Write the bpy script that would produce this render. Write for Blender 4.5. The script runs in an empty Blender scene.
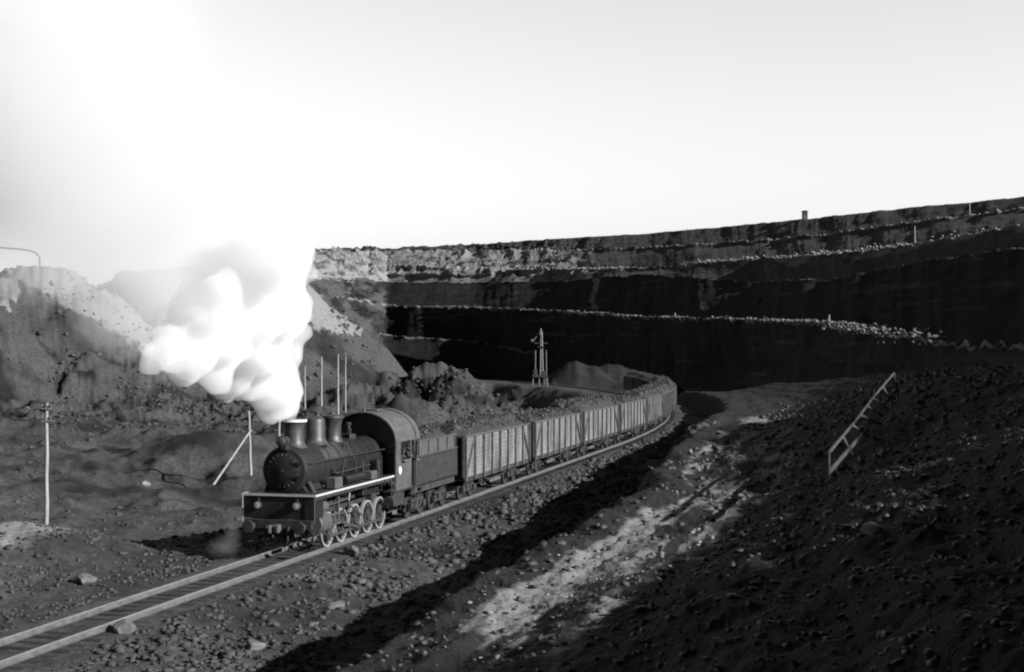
import bpy, bmesh, math, random
import numpy as np
from mathutils import Vector, Matrix
R = math.radians
rnd = random.Random(7)
nr = np.random.default_rng(11)
SC = bpy.context.scene
COL = SC.collection

# ------------------------------------------------------------------ camera, sky, sun, exposure
F = 1422.0; HORIZ = 350.0; EYE = 7.4
cam = bpy.data.objects.new('camera', bpy.data.cameras.new('camera')); COL.objects.link(cam)
cam.data.sensor_width = 36.0; cam.data.lens = F * 36.0 / 1024.0
cam.data.clip_end = 12000; cam.data.clip_start = 0.1
cam.location = (0, 0, EYE); cam.rotation_euler = (R(90) + math.atan(14 / F), 0, 0)
SC.camera = cam
SKY_LOW, SKY_TOP = 1.03, 0.04
SUN_EL = R(24); SX, SY = 0.91, -0.41
world = bpy.data.worlds.new('World'); SC.world = world; world.use_nodes = True
wn = world.node_tree.nodes; wl = world.node_tree.links
bg = wn['Background']
sky = wn.new('ShaderNodeTexSky'); sky.sky_type = 'NISHITA'; sky.sun_disc = False
sky.sun_elevation = SUN_EL; sky.sun_rotation = math.atan2(SX, SY)
sky.dust_density = 3.0; sky.air_density = 1.0; sky.ozone_density = 1.0
sep = wn.new('ShaderNodeSeparateColor'); wl.new(sky.outputs[0], sep.inputs[0])   # black-and-white film
tcw = wn.new('ShaderNodeTexCoord'); sx_ = wn.new('ShaderNodeSeparateXYZ'); wl.new(tcw.outputs['Generated'], sx_.inputs[0])
mr_ = wn.new('ShaderNodeMapRange'); mr_.interpolation_type = 'SMOOTHSTEP'                # bright low haze under a deeper zenith
mr_.inputs[1].default_value = 0.30; mr_.inputs[2].default_value = 0.48; mr_.inputs[3].default_value = SKY_LOW; mr_.inputs[4].default_value = SKY_TOP
wl.new(sx_.outputs[2], mr_.inputs[0])
az_ = wn.new('ShaderNodeMapRange'); az_.interpolation_type = 'SMOOTHSTEP'                # haze dimmed behind the camera, added to cut fill light in the shadows
az_.inputs[1].default_value = 0.15; az_.inputs[2].default_value = 0.70; az_.inputs[3].default_value = 0.12; az_.inputs[4].default_value = 1.0
dt_ = wn.new('ShaderNodeVectorMath'); dt_.operation = 'DOT_PRODUCT'; dt_.inputs[1].default_value = (-.34, .94, 0); wl.new(tcw.outputs['Generated'], dt_.inputs[0]); wl.new(dt_.outputs['Value'], az_.inputs[0])
am_ = wn.new('ShaderNodeMath'); am_.operation = 'MULTIPLY'; wl.new(mr_.outputs[0], am_.inputs[0]); wl.new(az_.outputs[0], am_.inputs[1])
mxw = wn.new('ShaderNodeMath'); mxw.operation = 'ADD'; wl.new(sep.outputs[1], mxw.inputs[0])
hb_ = wn.new('ShaderNodeMath'); hb_.operation = 'MULTIPLY'; hb_.inputs[1].default_value = 0.25; wl.new(sep.outputs[0], hb_.inputs[0]); wl.new(hb_.outputs[0], mxw.inputs[1])
pw = wn.new('ShaderNodeMath'); pw.operation = 'MULTIPLY'; wl.new(am_.outputs[0], pw.inputs[1])
wl.new(mxw.outputs[0], pw.inputs[0]); wl.new(pw.outputs[0], bg.inputs[0])
bg.inputs[1].default_value = 0.15
sl = bpy.data.lights.new('sun', 'SUN'); sl.energy = 5.0; sl.angle = R(0.55)
sun = bpy.data.objects.new('sun', sl); COL.objects.link(sun)
sdir = Vector((SX * math.cos(SUN_EL), SY * math.cos(SUN_EL), math.sin(SUN_EL)))
sun.rotation_euler = sdir.to_track_quat('Z', 'Y').to_euler(); sun.location = sdir * 100
SC.view_settings.view_transform = 'Standard'; SC.view_settings.look = 'None'
SC.view_settings.exposure = 0.8; SC.view_settings.gamma = 1.0
SC.cycles.filter_width = 2.1
SC.cycles.volume_bounces = 30; SC.cycles.max_bounces = 32; SC.cycles.diffuse_bounces = 2
SC.cycles.volume_step_rate = 1.0; SC.cycles.sample_clamp_indirect = 8.0
SC.cycles.use_denoising = True

# ------------------------------------------------------------------ small helpers
def tag(o, label=None, cat=None, group=None, kind=None):
    if label: o['label'] = label
    if cat: o['category'] = cat
    if group: o['group'] = group
    if kind: o['kind'] = kind
    return o

def empty(name, loc=(0, 0, 0), rz=0.0):
    o = bpy.data.objects.new(name, None); o.empty_display_size = 0.3
    o.location = loc; o.rotation_euler = (0, 0, rz); COL.objects.link(o); return o

def link(name, bm, mat, parent=None, smooth=None):
    me = bpy.data.meshes.new(name)
    bm.normal_update(); bm.to_mesh(me); bm.free()
    me.materials.append(mat)
    if smooth is not None:
        me.polygons.foreach_set('use_smooth', [True] * len(me.polygons))
        me.set_sharp_from_angle(angle=R(smooth))
    o = bpy.data.objects.new(name, me); COL.objects.link(o)
    if parent: o.parent = parent
    return o

def copy_tree(o, parent=None):
    c = o.copy(); COL.objects.link(c)
    if parent: c.parent = parent
    for ch in list(o.children): copy_tree(ch, c)
    return c

def box(bm, c, s, rot=None, bev=0.0):
    r = bmesh.ops.create_cube(bm, size=1.0)
    vs = r['verts']
    bmesh.ops.scale(bm, vec=s, verts=vs)
    if bev > 0:
        es = list({e for v in vs for e in v.link_edges})
        g = bmesh.ops.bevel(bm, geom=es, offset=bev, segments=1, affect='EDGES', profile=0.5)
        vs = list({v for f in g['faces'] for v in f.verts} | {v for v in vs if v.is_valid})
    if rot is not None: bmesh.ops.rotate(bm, cent=(0, 0, 0), matrix=rot, verts=vs)
    bmesh.ops.translate(bm, vec=c, verts=vs)

def cyl(bm, p0, p1, r0, r1=None, n=16, caps=True):
    p0 = Vector(p0); p1 = Vector(p1); r1 = r0 if r1 is None else r1
    d = p1 - p0; q = d.to_track_quat('Z', 'Y').to_matrix()
    rings = []
    for p, r in ((p0, r0), (p1, r1)):
        rings.append([bm.verts.new(p + q @ Vector((r * math.cos(a), r * math.sin(a), 0))) for a in [2 * math.pi * k / n for k in range(n)]])
    for k in range(n):
        bm.faces.new((rings[0][k], rings[0][(k + 1) % n], rings[1][(k + 1) % n], rings[1][k]))
    if caps:
        bm.faces.new(rings[0][::-1]); bm.faces.new(rings[1])

def tube(bm, pts, r, n=6):
    for a, b in zip(pts[:-1], pts[1:]): cyl(bm, a, b, r, r, n)

def lathe(bm, prof, origin, axis='Z', n=28):
    """prof: list of (radius, height) along axis."""
    o = Vector(origin)
    m = {'Z': Matrix.Identity(3), 'Y': Matrix(((1, 0, 0), (0, 0, -1), (0, 1, 0))), 'X': Matrix(((0, 0, 1), (0, 1, 0), (-1, 0, 0)))}[axis]
    rings = []
    for r, h in prof:
        if r < 1e-5: rings.append([bm.verts.new(o + m @ Vector((0, 0, h)))]); continue
        rings.append([bm.verts.new(o + m @ Vector((r * math.cos(2 * math.pi * k / n), r * math.sin(2 * math.pi * k / n), h))) for k in range(n)])
    for a, b in zip(rings[:-1], rings[1:]):
        for k in range(n):
            k2 = (k + 1) % n
            if len(a) == 1 and len(b) == 1: continue
            if len(a) == 1: bm.faces.new((a[0], b[k2], b[k]))
            elif len(b) == 1: bm.faces.new((a[k], a[k2], b[0]))
            else: bm.faces.new((a[k], a[k2], b[k2], b[k]))
    if len(rings[0]) > 1: bm.faces.new(rings[0][::-1])
    if len(rings[-1]) > 1: bm.faces.new(rings[-1])

# ------------------------------------------------------------------ numpy noise
_tab = nr.random((512, 512))
def vnoise(x, y, seed=0):
    x = x + seed * 37.17; y = y + seed * 91.7
    xi = np.floor(x).astype(np.int64); yi = np.floor(y).astype(np.int64)
    fx = x - xi; fy = y - yi
    fx = fx * fx * fx * (fx * (fx * 6 - 15) + 10); fy = fy * fy * fy * (fy * (fy * 6 - 15) + 10)
    a = _tab[xi & 511, yi & 511]; b = _tab[(xi + 1) & 511, yi & 511]
    c = _tab[xi & 511, (yi + 1) & 511]; d = _tab[(xi + 1) & 511, (yi + 1) & 511]
    return (a * (1 - fx) + b * fx) * (1 - fy) + (c * (1 - fx) + d * fx) * fy
def fbm(x, y, octv=4, seed=0, gain=0.5, ridged=False):
    s = np.zeros(np.broadcast(x, y).shape); amp = 1.0; tot = 0.0
    ca, sa = math.cos(0.6), math.sin(0.6)
    for k in range(octv):
        n = vnoise(x, y, seed + k * 3.1) * 2 - 1
        if ridged: n = 1 - 2 * np.abs(n)
        s = s + amp * n; tot += amp; amp *= gain
        x, y = (x * ca - y * sa) * 2.03, (x * sa + y * ca) * 2.03
    return s / tot
def sstep(a, b, x):
    t = np.clip((x - a) / (b - a), 0, 1); return t * t * (3 - 2 * t)

# ------------------------------------------------------------------ materials (all greys: the place was shot on black-and-white film)
def nodes(name):
    m = bpy.data.materials.new(name); m.use_nodes = True
    nt = m.node_tree; return m, nt, nt.nodes, nt.links, nt.nodes['Principled BSDF']
ALB = 0.58       # coal country: everything is dark, only steam and whitewash are white
def g4(v): return (v, v, v, 1)
def paint(name, lo, hi, rough=0.6, scale=3.0, bump=0.1, metal=0.0, spec=0.5, stretch=(1, 1, 1), dist=0.02):
    if hi < .79 and name != 'whitewash': lo *= ALB; hi *= ALB
    m, nt, n, l, b = nodes(name)
    tc = n.new('ShaderNodeTexCoord'); mp = n.new('ShaderNodeMapping'); mp.inputs['Scale'].default_value = stretch
    l.new(tc.outputs['Object'], mp.inputs[0])
    tx = n.new('ShaderNodeTexNoise'); tx.inputs['Scale'].default_value = scale; tx.inputs['Detail'].default_value = 6; tx.inputs['Roughness'].default_value = 0.65
    l.new(mp.outputs[0], tx.inputs['Vector'])
    r = n.new('ShaderNodeValToRGB'); r.color_ramp.elements[0].position = 0.35; r.color_ramp.elements[1].position = 0.68
    r.color_ramp.elements[0].color = g4(lo); r.color_ramp.elements[1].color = g4(hi)
    l.new(tx.outputs['Fac'], r.inputs[0]); l.new(r.outputs[0], b.inputs['Base Color'])
    b.inputs['Roughness'].default_value = rough; b.inputs['Metallic'].default_value = metal
    b.inputs['Specular IOR Level'].default_value = spec
    if bump:
        bp = n.new('ShaderNodeBump'); bp.inputs['Strength'].default_value = bump; bp.inputs['Distance'].default_value = dist
        l.new(tx.outputs['Fac'], bp.inputs['Height']); l.new(bp.outputs[0], b.inputs['Normal'])
    return m

def soil(name, dark=(0.03, 0.06), mid=(0.09, 0.15), pale=(0.3, 0.5), s1=0.35, bump=0.5, bdist=0.15, scale=1.0):
    """three soils mixed by two mesh attributes: coal dust (0), broken ground (mid), pale overburden (pale); both also carry painted light and shade."""
    dark, mid, pale = [(a * ALB, c * ALB) for a, c in (dark, mid, pale)]
    m, nt, n, l, b = nodes(name)
    tc = n.new('ShaderNodeTexCoord')
    def noise(sc, det=6, rough=0.6):
        t = n.new('ShaderNodeTexNoise'); t.inputs['Scale'].default_value = sc * scale; t.inputs['Detail'].default_value = det; t.inputs['Roughness'].default_value = rough
        l.new(tc.outputs['Object'], t.inputs['Vector']); return t.outputs['Fac']
    na = noise(s1, 9, 0.65); nb = noise(2.3, 6, 0.7); nc = noise(0.08, 5)
    def ramp(fac, lo, hi, p0=0.35, p1=0.7):
        r = n.new('ShaderNodeValToRGB'); r.color_ramp.elements[0].position = p0; r.color_ramp.elements[1].position = p1
        r.color_ramp.elements[0].color = g4(lo); r.color_ramp.elements[1].color = g4(hi); l.new(fac, r.inputs[0]); return r.outputs[0]
    def attr(nm):
        a = n.new('ShaderNodeAttribute'); a.attribute_name = nm; return a.outputs['Fac']
    def mix(f, a, c):
        x = n.new('ShaderNodeMix'); x.data_type = 'RGBA'; l.new(f, x.inputs[0]); l.new(a, x.inputs[6]); l.new(c, x.inputs[7]); return x.outputs[2]
    def edge(at, nz, gain=1.0):      # noise-broken edge for a soil patch
        a = n.new('ShaderNodeMath'); a.operation = 'MULTIPLY_ADD'; l.new(nz, a.inputs[0]); a.inputs[1].default_value = 1.6 * gain; a.inputs[2].default_value = -0.8 * gain
        c = n.new('ShaderNodeMath'); c.operation = 'ADD'; l.new(at, c.inputs[0]); l.new(a.outputs[0], c.inputs[1])
        d = n.new('ShaderNodeMapRange'); d.inputs[1].default_value = 0.35; d.inputs[2].default_value = 0.65; l.new(c.outputs[0], d.inputs[0])
        e = n.new('ShaderNodeMath'); e.operation = 'MULTIPLY'; e.use_clamp = True; l.new(d.outputs[0], e.inputs[0])
        f = n.new('ShaderNodeMath'); f.operation = 'MULTIPLY'; f.use_clamp = True; f.inputs[1].default_value = 4.0; l.new(at, f.inputs[0]); l.new(f.outputs[0], e.inputs[1])
        return e.outputs[0]
    c = mix(edge(attr('mid'), nc, 0.6), ramp(na, *dark), ramp(nb, *mid, 0.38, 0.66))
    c = mix(edge(attr('pale'), na), c, ramp(nb, *pale, 0.3, 0.7))
    l.new(c, b.inputs['Base Color'])
    b.inputs['Roughness'].default_value = 0.95; b.inputs['Specular IOR Level'].default_value = 0.15
    bp = n.new('ShaderNodeBump'); bp.inputs['Strength'].default_value = bump; bp.inputs['Distance'].default_value = bdist
    ad = n.new('ShaderNodeMath'); ad.operation = 'ADD'; l.new(na, ad.inputs[0]); l.new(noise(6.0, 5), ad.inputs[1])
    l.new(ad.outputs[0], bp.inputs['Height']); l.new(bp.outputs[0], b.inputs['Normal'])
    return m

M = dict(
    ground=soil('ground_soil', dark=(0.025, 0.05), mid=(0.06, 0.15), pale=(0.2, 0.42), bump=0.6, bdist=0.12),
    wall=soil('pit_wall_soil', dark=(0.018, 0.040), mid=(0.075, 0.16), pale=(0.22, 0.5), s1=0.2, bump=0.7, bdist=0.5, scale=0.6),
    rock=paint('rubble_rock', 0.05, 0.17, 0.95, 0.9, 0.4, spec=0.1, dist=0.03),
    greyrock=paint('grey_rock', 0.14, 0.30, 0.95, 1.5, 0.5, spec=0.1, dist=0.05),
    palerock=paint('pale_rock', 0.25, 0.45, 0.95, 2.0, 0.5, spec=0.1, dist=0.05),
    coal=paint('coal', 0.02, 0.08, 0.6, 5.0, 0.6, spec=0.5, dist=0.05),
    black=paint('black_enamel', 0.018, 0.04, 0.38, 2.5, 0.12, spec=0.55),
    boilerp=paint('boiler_enamel', 0.025, 0.06, 0.32, 2.5, 0.15, spec=0.8),
    dome=paint('dome_enamel', 0.04, 0.11, 0.5, 3.0, 0.15, spec=0.6),
    post=paint('wagon_posts', 0.09, 0.2, 0.7, 3.0, 0.2, spec=0.2),
    fencewood=paint('weathered_fence_wood', 0.08, 0.17, 0.9, 3.0, 0.3, spec=0.1),
    edge=paint('whitewash', 0.35, 0.5, 0.6, 6.0, 0.1),
    rim=paint('whitewash', 0.14, 0.34, 0.6, 6.0, 0.1),
    dull=paint('sooty_iron', 0.03, 0.075, 0.7, 5.0, 0.3, spec=0.35),
    smokebox=paint('smokebox_soot', 0.018, 0.035, 0.65, 4.0, 0.2, spec=0.3),
    roofm=paint('dusty_roof_paint', 0.10, 0.19, 0.6, 3.5, 0.1, spec=0.35),
    grey=paint('grey_paint', 0.10, 0.17, 0.55, 3.0, 0.15, spec=0.4),
    bronze=paint('worn_steel', 0.25, 0.5, 0.35, 6.0, 0.1, metal=0.8),
    white=paint('white_paint', 0.55, 0.8, 0.5, 5.0, 0.05),
    board=paint('wagon_boards', 0.11, 0.40, 0.75, 1.3, 0.25, spec=0.2, stretch=(1, 1, 0.25)),
    frame=paint('wagon_frame', 0.04, 0.10, 0.7, 3.0, 0.2, spec=0.3),
    rail=paint('rail_steel', 0.4, 0.62, 0.28, 2.0, 0.05, metal=0.55, spec=0.5),
    railside=paint('rail_rust', 0.12, 0.22, 0.8, 3.0, 0.2, spec=0.2),
    sleeper=paint('sleeper_wood', 0.03, 0.08, 0.9, 3.0, 0.5, spec=0.1, stretch=(0.4, 4, 1)),
    wood=paint('weathered_wood', 0.35, 0.6, 0.85, 3.0, 0.3, spec=0.15, stretch=(3, 3, 0.3)),
    greywood=paint('grey_wood', 0.18, 0.32, 0.9, 3.0, 0.3, spec=0.15),
    skin=paint('skin', 0.35, 0.45, 0.6, 8.0, 0.0),
    cloth=paint('dark_cloth', 0.05, 0.09, 0.9, 8.0, 0.2, spec=0.1),
    glass=paint('dark_glass', 0.01, 0.02, 0.08, 2.0, 0.0, spec=0.8),
    lens=paint('lamp_lens', 0.45, 0.6, 0.25, 2.0, 0.0, spec=0.7),
)

# ------------------------------------------------------------------ the track line in plan
TH = math.atan(0.2616); ct, st = math.cos(TH), math.sin(TH)
Y0 = 51.3; P0 = Vector((-21.83 + 0.2616 * Y0, Y0))                 # under the locomotive's buffer beam
S1 = (112 - Y0) / ct; RC = 395.0
P1 = P0 + Vector((st, ct)) * S1; CC = P1 + RC * Vector((-ct, st))
def track(s):
    """point and heading (clockwise from +Y) at distance s along the line."""
    if s <= S1: p = P0 + Vector((st, ct)) * s; return p.x, p.y, TH
    a = (s - S1) / RC; h = TH - a
    return CC.x + RC * math.cos(h), CC.y - RC * math.sin(h), h
def track_d(X, Y):
    s = (X - P1.x) * st + (Y - P1.y) * ct
    d1 = (X - P1.x) * ct - (Y - P1.y) * st
    d2 = np.hypot(X - CC.x, Y - CC.y) - RC
    return np.where(s < 0, d1, np.where(X > CC.x - 0.3 * RC, d2, -200.0))

# ------------------------------------------------------------------ ground height
def gz(px, py, Z): return EYE + (HORIZ - py) / F * Z
def gx(px, Z): return (px - 512.0) / F * Z
def cone(X, Y, cx, cy, h, r, seed, wob=0.25, sy=1.0):
    a = np.hypot(X - cx, (Y - cy) * sy)
    a = a * (1 + wob * fbm(X / (r * .7), Y / (r * .7), 3, seed))
    a = np.sqrt(a * a + (.2 * r) ** 2) - .2 * r
    t = np.clip(1 - a / (.85 * r), 0, 1)
    return h * t * (1 + .16 * fbm(X / (r * .25), Y / (r * .4), 5, seed + 5) * np.clip(t * 3, 0, 1)) * (.9 + .1 * np.clip(t * 4, 0, 1))
MOUNDS = [  # px, top py, depth, radius, base height, pale
    (437, 366, 330, 14, -3), (452, 372, 300, 9, -3.5), (492, 376, 340, 12, -3), (418, 380, 300, 9, -3), (395, 362, 420, 18, -1),
    (372, 372, 330, 15, -3), (520, 388, 300, 8, -3), (415, 356, 430, 20, -1), (455, 364, 400, 16, -1), (385, 348, 470, 22, -1), (490, 378, 390, 12, -1), (340, 352, 430, 20, -1), (465, 394, 240, 8, -3.5), (350, 388, 260, 13, -3.5), (405, 400, 215, 9, -3.5),
    (150, 363, 340, 20, -2), (205, 366, 330, 18, -2), (120, 345, 320, 28, 0), (60, 352, 300, 24, -1), (240, 370, 325, 15, -2),
    (20, 350, 330, 22, 0), (325, 408, 190, 9, -4), (205, 432, 150, 12, -4)]
def ground(X, Y):
    X = np.asarray(X, float); Y = np.asarray(Y, float)
    d = track_d(X, Y)
    # ---- left lowland
    low = -4.6 + 1.3 * fbm(X / 22, Y / 30, 4, 1) + 0.8 * fbm(X / 7, Y / 10, 3, 2, ridged=True) * sstep(70, 110, Y) + 0.12 * fbm(X / 1.5, Y / 1.5, 3, 5)
    low = low + 4.5 * sstep(330, 560, Y) + 6.5 * sstep(370, 540, Y) * sstep(10, -35, X) + 9 * sstep(480, 620, Y) * sstep(-20, -70, X)
    dun = low + 1.2 * fbm(X / 14 + Y / 60, Y / 18, 3, 21, ridged=True) * sstep(80, 140, Y)
    for i, (px, py, Z, r, bz) in enumerate(MOUNDS):
        h = gz(px, py, Z) + 5.5; c_ = cone(X, Y, gx(px, Z), Z, h, r * 1.25, 30 + i, 0.35)
        dun = np.maximum(dun, -5.5 + c_ + 0.5 * fbm(X / 3, Y / 3, 3, 60 + i) * sstep(0, 1, c_))
    dun = dun + 2.0 * fbm(X / 6, Y / 11, 6, 25, gain=.62, ridged=True) * sstep(170, 260, Y) * sstep(12, 2, X)
    # spoil heap behind the steam and the hills of the pit's left side
    dun = np.maximum(dun, -6 + cone(X, Y, gx(278, 340), 340, 30, 38, 71, 0.16))
    rdg = 27 + 9 * fbm(X / 30, Y / 30, 5, 73)
    hill = -6 + (rdg + 6) * sstep(0, 1, (Y + 0.35 * (X + 80) * 1.0 - 318 + 22 * fbm(X / 30, Y / 60, 3, 74)) / 110) * sstep(-38, -72, X + 4 * fbm(Y / 15, X / 15, 2, 75))
    dun = np.maximum(dun, hill + 2.6 * fbm(X / 9, Y / 12, 6, 76, gain=.6, ridged=True) * sstep(0, 6, hill))
    c_ = cone(X, Y, gx(38, 335), 335, gz(0, 262, 335) + 6, 46, 77, 0.3, 1.0); dun = np.maximum(dun, -6 + c_ + 1.4 * fbm(X / 6, Y / 6, 6, 78, gain=.6, ridged=True) * sstep(0, 4, c_))
    c_ = cone(X, Y, gx(-45, 300), 300, 25, 38, 79, 0.3); dun = np.maximum(dun, -6 + c_ + 0.8 * fbm(X / 4, Y / 4, 4, 80, ridged=True) * sstep(0, 4, c_))
    # ---- shoulder left of the rails
    rw = 9.6 - 4.8 * sstep(50, 60, Y) + 0.8 * fbm(Y / 5, X * 0 + 2, 3, 6)
    shoulder = -0.25 + 0.35 * fbm(X / 3.5, Y / 3.5, 4, 7) * sstep(2.3, 4.5, -d) + 0.4 * sstep(4, 8, -d) * (Y < 62)
    pile = cone(X, Y, -21.6, 53.0, 2.3, 7.2, 8, 0.3)
    left = shoulder + (dun - shoulder) * sstep(0, 1, (-d - rw) / 9.0)
    left = left + pile * 0.9
    # ---- right of the rails: rubble shoulder, bank, dusty terrace, slope
    edge = np.interp(Y, [0, 26, 38, 47, 60, 87, 125, 160, 220], [15.5, 13.3, 13.5, 13.5, 12.2, 9.9, 8.0, 6.7, 6.0]) + 0.55 * fbm(Y / 6, X * 0 + 9, 3, 9)
    th = np.interp(Y, [0, 40, 90, 140, 200, 300], [2.7, 2.6, 2.5, 2.0, 1.2, 0.0])
    bankw = 2.0
    rsh = -0.3 + 0.3 * fbm(X / 2.6, Y / 2.6, 4, 10) * sstep(1.6, 3.5, d) - 0.5 * sstep(2, 9, d)
    b = sstep(0, 1, (d - (edge - bankw)) / bankw)
    q = d - edge - np.interp(Y, [0, 24, 30, 37, 54, 78, 110, 160], [1.0, 1.5, 3.0, 3.2, 3.6, 3.4, 5.0, 6.0])
    rise = np.interp(Y, [0, 60, 100, 140, 220, 300], [2.3, 2.3, 2.0, 1.8, 0.6, 0.0])
    rut = 0.05 * np.sin((d - edge) * 2.6 + 1.2 * fbm(Y / 14, X * 0, 3, 14)) + 0.11 * fbm(d / 1.1, Y / 9, 4, 15, ridged=True)
    terr = th + rut * sstep(-.5, 1.0, d - edge) + 0.14 * fbm(X / 1.0, Y / 1.6, 6, 16, gain=.62) + rise * sstep(0, 10, q) + np.clip(0.11 * q, 0, 2.1) \
        + (0.22 * fbm(X / 4.5, Y / 6, 4, 17) + 0.16 * fbm(X / 1.3, Y / 1.6, 5, 18)) * sstep(0, 6, q)
    terr = terr + 0.10 * np.exp(-((d - edge - .2) / .8) ** 2) * (1 + 2.5 * fbm(X / 1.8, Y / 2.5, 4, 24))
    right = rsh * (1 - b) + terr * b
    right = right - 9 * sstep(40, 46, X)
    # far down the line there is no terrace, only the floor with the coal heap
    far = -3.2 + 0.6 * fbm(X / 8, Y / 8, 4, 18)
    far = far + 0.8 * fbm(X / 3, Y / 6, 5, 26, gain=.6, ridged=True)
    far = np.maximum(far, -3.6 + cone(X, Y, 23, 335, 8.0, 19, 19, 0.4) + .5 * fbm(X / 2, Y / 4, 4, 27))
    far = np.maximum(far, -3.6 + cone(X, Y, 14.5, 322, 8.6, 14, 20, 0.3))
    right = right + (far - right) * sstep(215, 250, Y)
    z = np.where(d < 0, left, right)
    # bed of the track: formation carries the rails on to the bend
    bed = -0.188 + 0.03 * fbm(X / 1.2, Y / 1.2, 3, 22)
    k = 1 - sstep(1.6, 2.8, np.abs(d))
    z = z * (1 - k) + bed * k
    nearkeep = sstep(0.8, 6, np.hypot(X, Y))
    return z + 0.05 * fbm(X / .5, Y / .5, 3, 23) * (1 - k)

def ground_masks(X, Y, Z):
    d = track_d(X, Y)
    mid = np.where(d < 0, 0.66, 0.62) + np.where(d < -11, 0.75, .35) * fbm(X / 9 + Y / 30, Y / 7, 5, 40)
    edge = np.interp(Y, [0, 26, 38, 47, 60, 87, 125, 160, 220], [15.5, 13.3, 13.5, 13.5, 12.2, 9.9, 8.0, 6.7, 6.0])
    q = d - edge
    mid = np.where((q > 5) & (Y < 250) | (q > 0) & (Y > 105), 0.0, np.where((q > -2.5) & (Y < 250), .12, mid))  # bank, terrace and right slope coloured dark to stand in for shade
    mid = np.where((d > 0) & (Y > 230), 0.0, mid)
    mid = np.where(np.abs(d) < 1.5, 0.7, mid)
    pale = np.zeros_like(X)
    # dusty cart ruts on the terrace, with patches of sunlight painted in pale
    qc = np.interp(Y, [20, 40, 60, 90], [1.4, 2.0, 3.0, 3.2])
    road = np.exp(-((q - qc) / 2.0) ** 2) * sstep(.2, 1.2, q) * (0.62 + 1.7 * fbm(d / .8, Y / 9, 5, 41) + .5 * fbm(d / .25, Y / 1.6, 4, 44)) * sstep(16, 24, Y) * sstep(120, 95, Y)
    pale = np.maximum(pale, road)
    pale = np.maximum(pale, 0.75 * sstep(0, 3, 7.0 - np.hypot(X + 21.3, Y - 53)))
    # pale overburden tipped on the hills at the left
    pale = np.maximum(pale, sstep(-1.5, 2.5, Z - (24.5 - .55 * (X + 116))) * sstep(42, 34, np.hypot(X + 111, Y - 335)) * (0.85 + 0.5 * fbm(X / 8, Z / 3, 4, 42)))
    pale = np.maximum(pale, .9 * sstep(11, 13, Z + fbm(X / 4, Z / 4, 3, 46) * 2) * (X < -112 + 3 * fbm(Z / 2, Y / 9, 2, 47)) * (Y < 325))
    r = np.hypot(X - gx(281, 340), Y - 340)
    pale = np.maximum(pale, 0.8 * sstep(16, 17.5, Z + 0.45 * (X + 55) + 1.2 * fbm(X / 2.5, Y / 5, 4, 48)) * sstep(45, 30, r) * (X > -62) * (X < -36) * (Z > 11))
    pale = np.maximum(pale, 0.8 * sstep(1, 0, np.hypot((X + 2) / 5.0, (Y - 262) / 14.0)))
    return np.clip(mid, 0, 1), np.clip(pale, 0, 1)

def grid_mesh(name, X, Y, Z, mat, mid, pale, smooth=True, wrap=False):
    nr_, nc_ = X.shape
    me = bpy.data.meshes.new(name)
    me.vertices.add(nr_ * nc_)
    me.vertices.foreach_set('co', np.stack([X, Y, Z], -1).astype(np.float32).ravel())
    idx = np.arange(nr_ * nc_).reshape(nr_, nc_)
    a = idx[:-1, :-1]; b = idx[:-1, 1:]; c = idx[1:, 1:]; e = idx[1:, :-1]
    f = np.stack([a, b, c, e], -1).reshape(-1, 4)
    if wrap:
        f = np.concatenate([f, np.stack([idx[:-1, -1], idx[:-1, 0], idx[1:, 0], idx[1:, -1]], -1)])
    nf = len(f)
    me.loops.add(nf * 4); me.polygons.add(nf)
    me.loops.foreach_set('vertex_index', f.astype(np.int32).ravel())
    me.polygons.foreach_set('loop_start', (np.arange(nf) * 4).astype(np.int32))
    me.polygons.foreach_set('use_smooth', np.full(nf, smooth))
    for nm, arr in (('mid', mid), ('pale', pale)):
        at = me.attributes.new(nm, 'FLOAT', 'POINT'); at.data.foreach_set('value', arr.astype(np.float32).ravel())
    me.update(calc_edges=True); me.validate()
    me.materials.append(mat)
    o = bpy.data.objects.new(name, me); COL.objects.link(o); return o

dense = np.arange(-26, 27.0001, 0.06)
ang = np.radians(np.concatenate([np.arange(-180, -40, 3.0), np.arange(-40, -26, 0.5), dense, np.arange(27.5, 45, 0.5), np.arange(45, 180, 3.0)]))
rad = np.concatenate([[0.6], np.geomspace(2.5, 720, 860)])
A_, R_ = np.meshgrid(-ang, rad)          # anticlockwise order so that the faces look up
GX = -np.sin(A_) * R_; GY = np.cos(A_) * R_
GZ = ground(GX, GY)
mid, pale = ground_masks(GX, GY, GZ)
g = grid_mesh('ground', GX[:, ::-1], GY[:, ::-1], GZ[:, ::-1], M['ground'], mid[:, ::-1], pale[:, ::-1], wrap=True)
tag(g, kind='structure')

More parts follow.
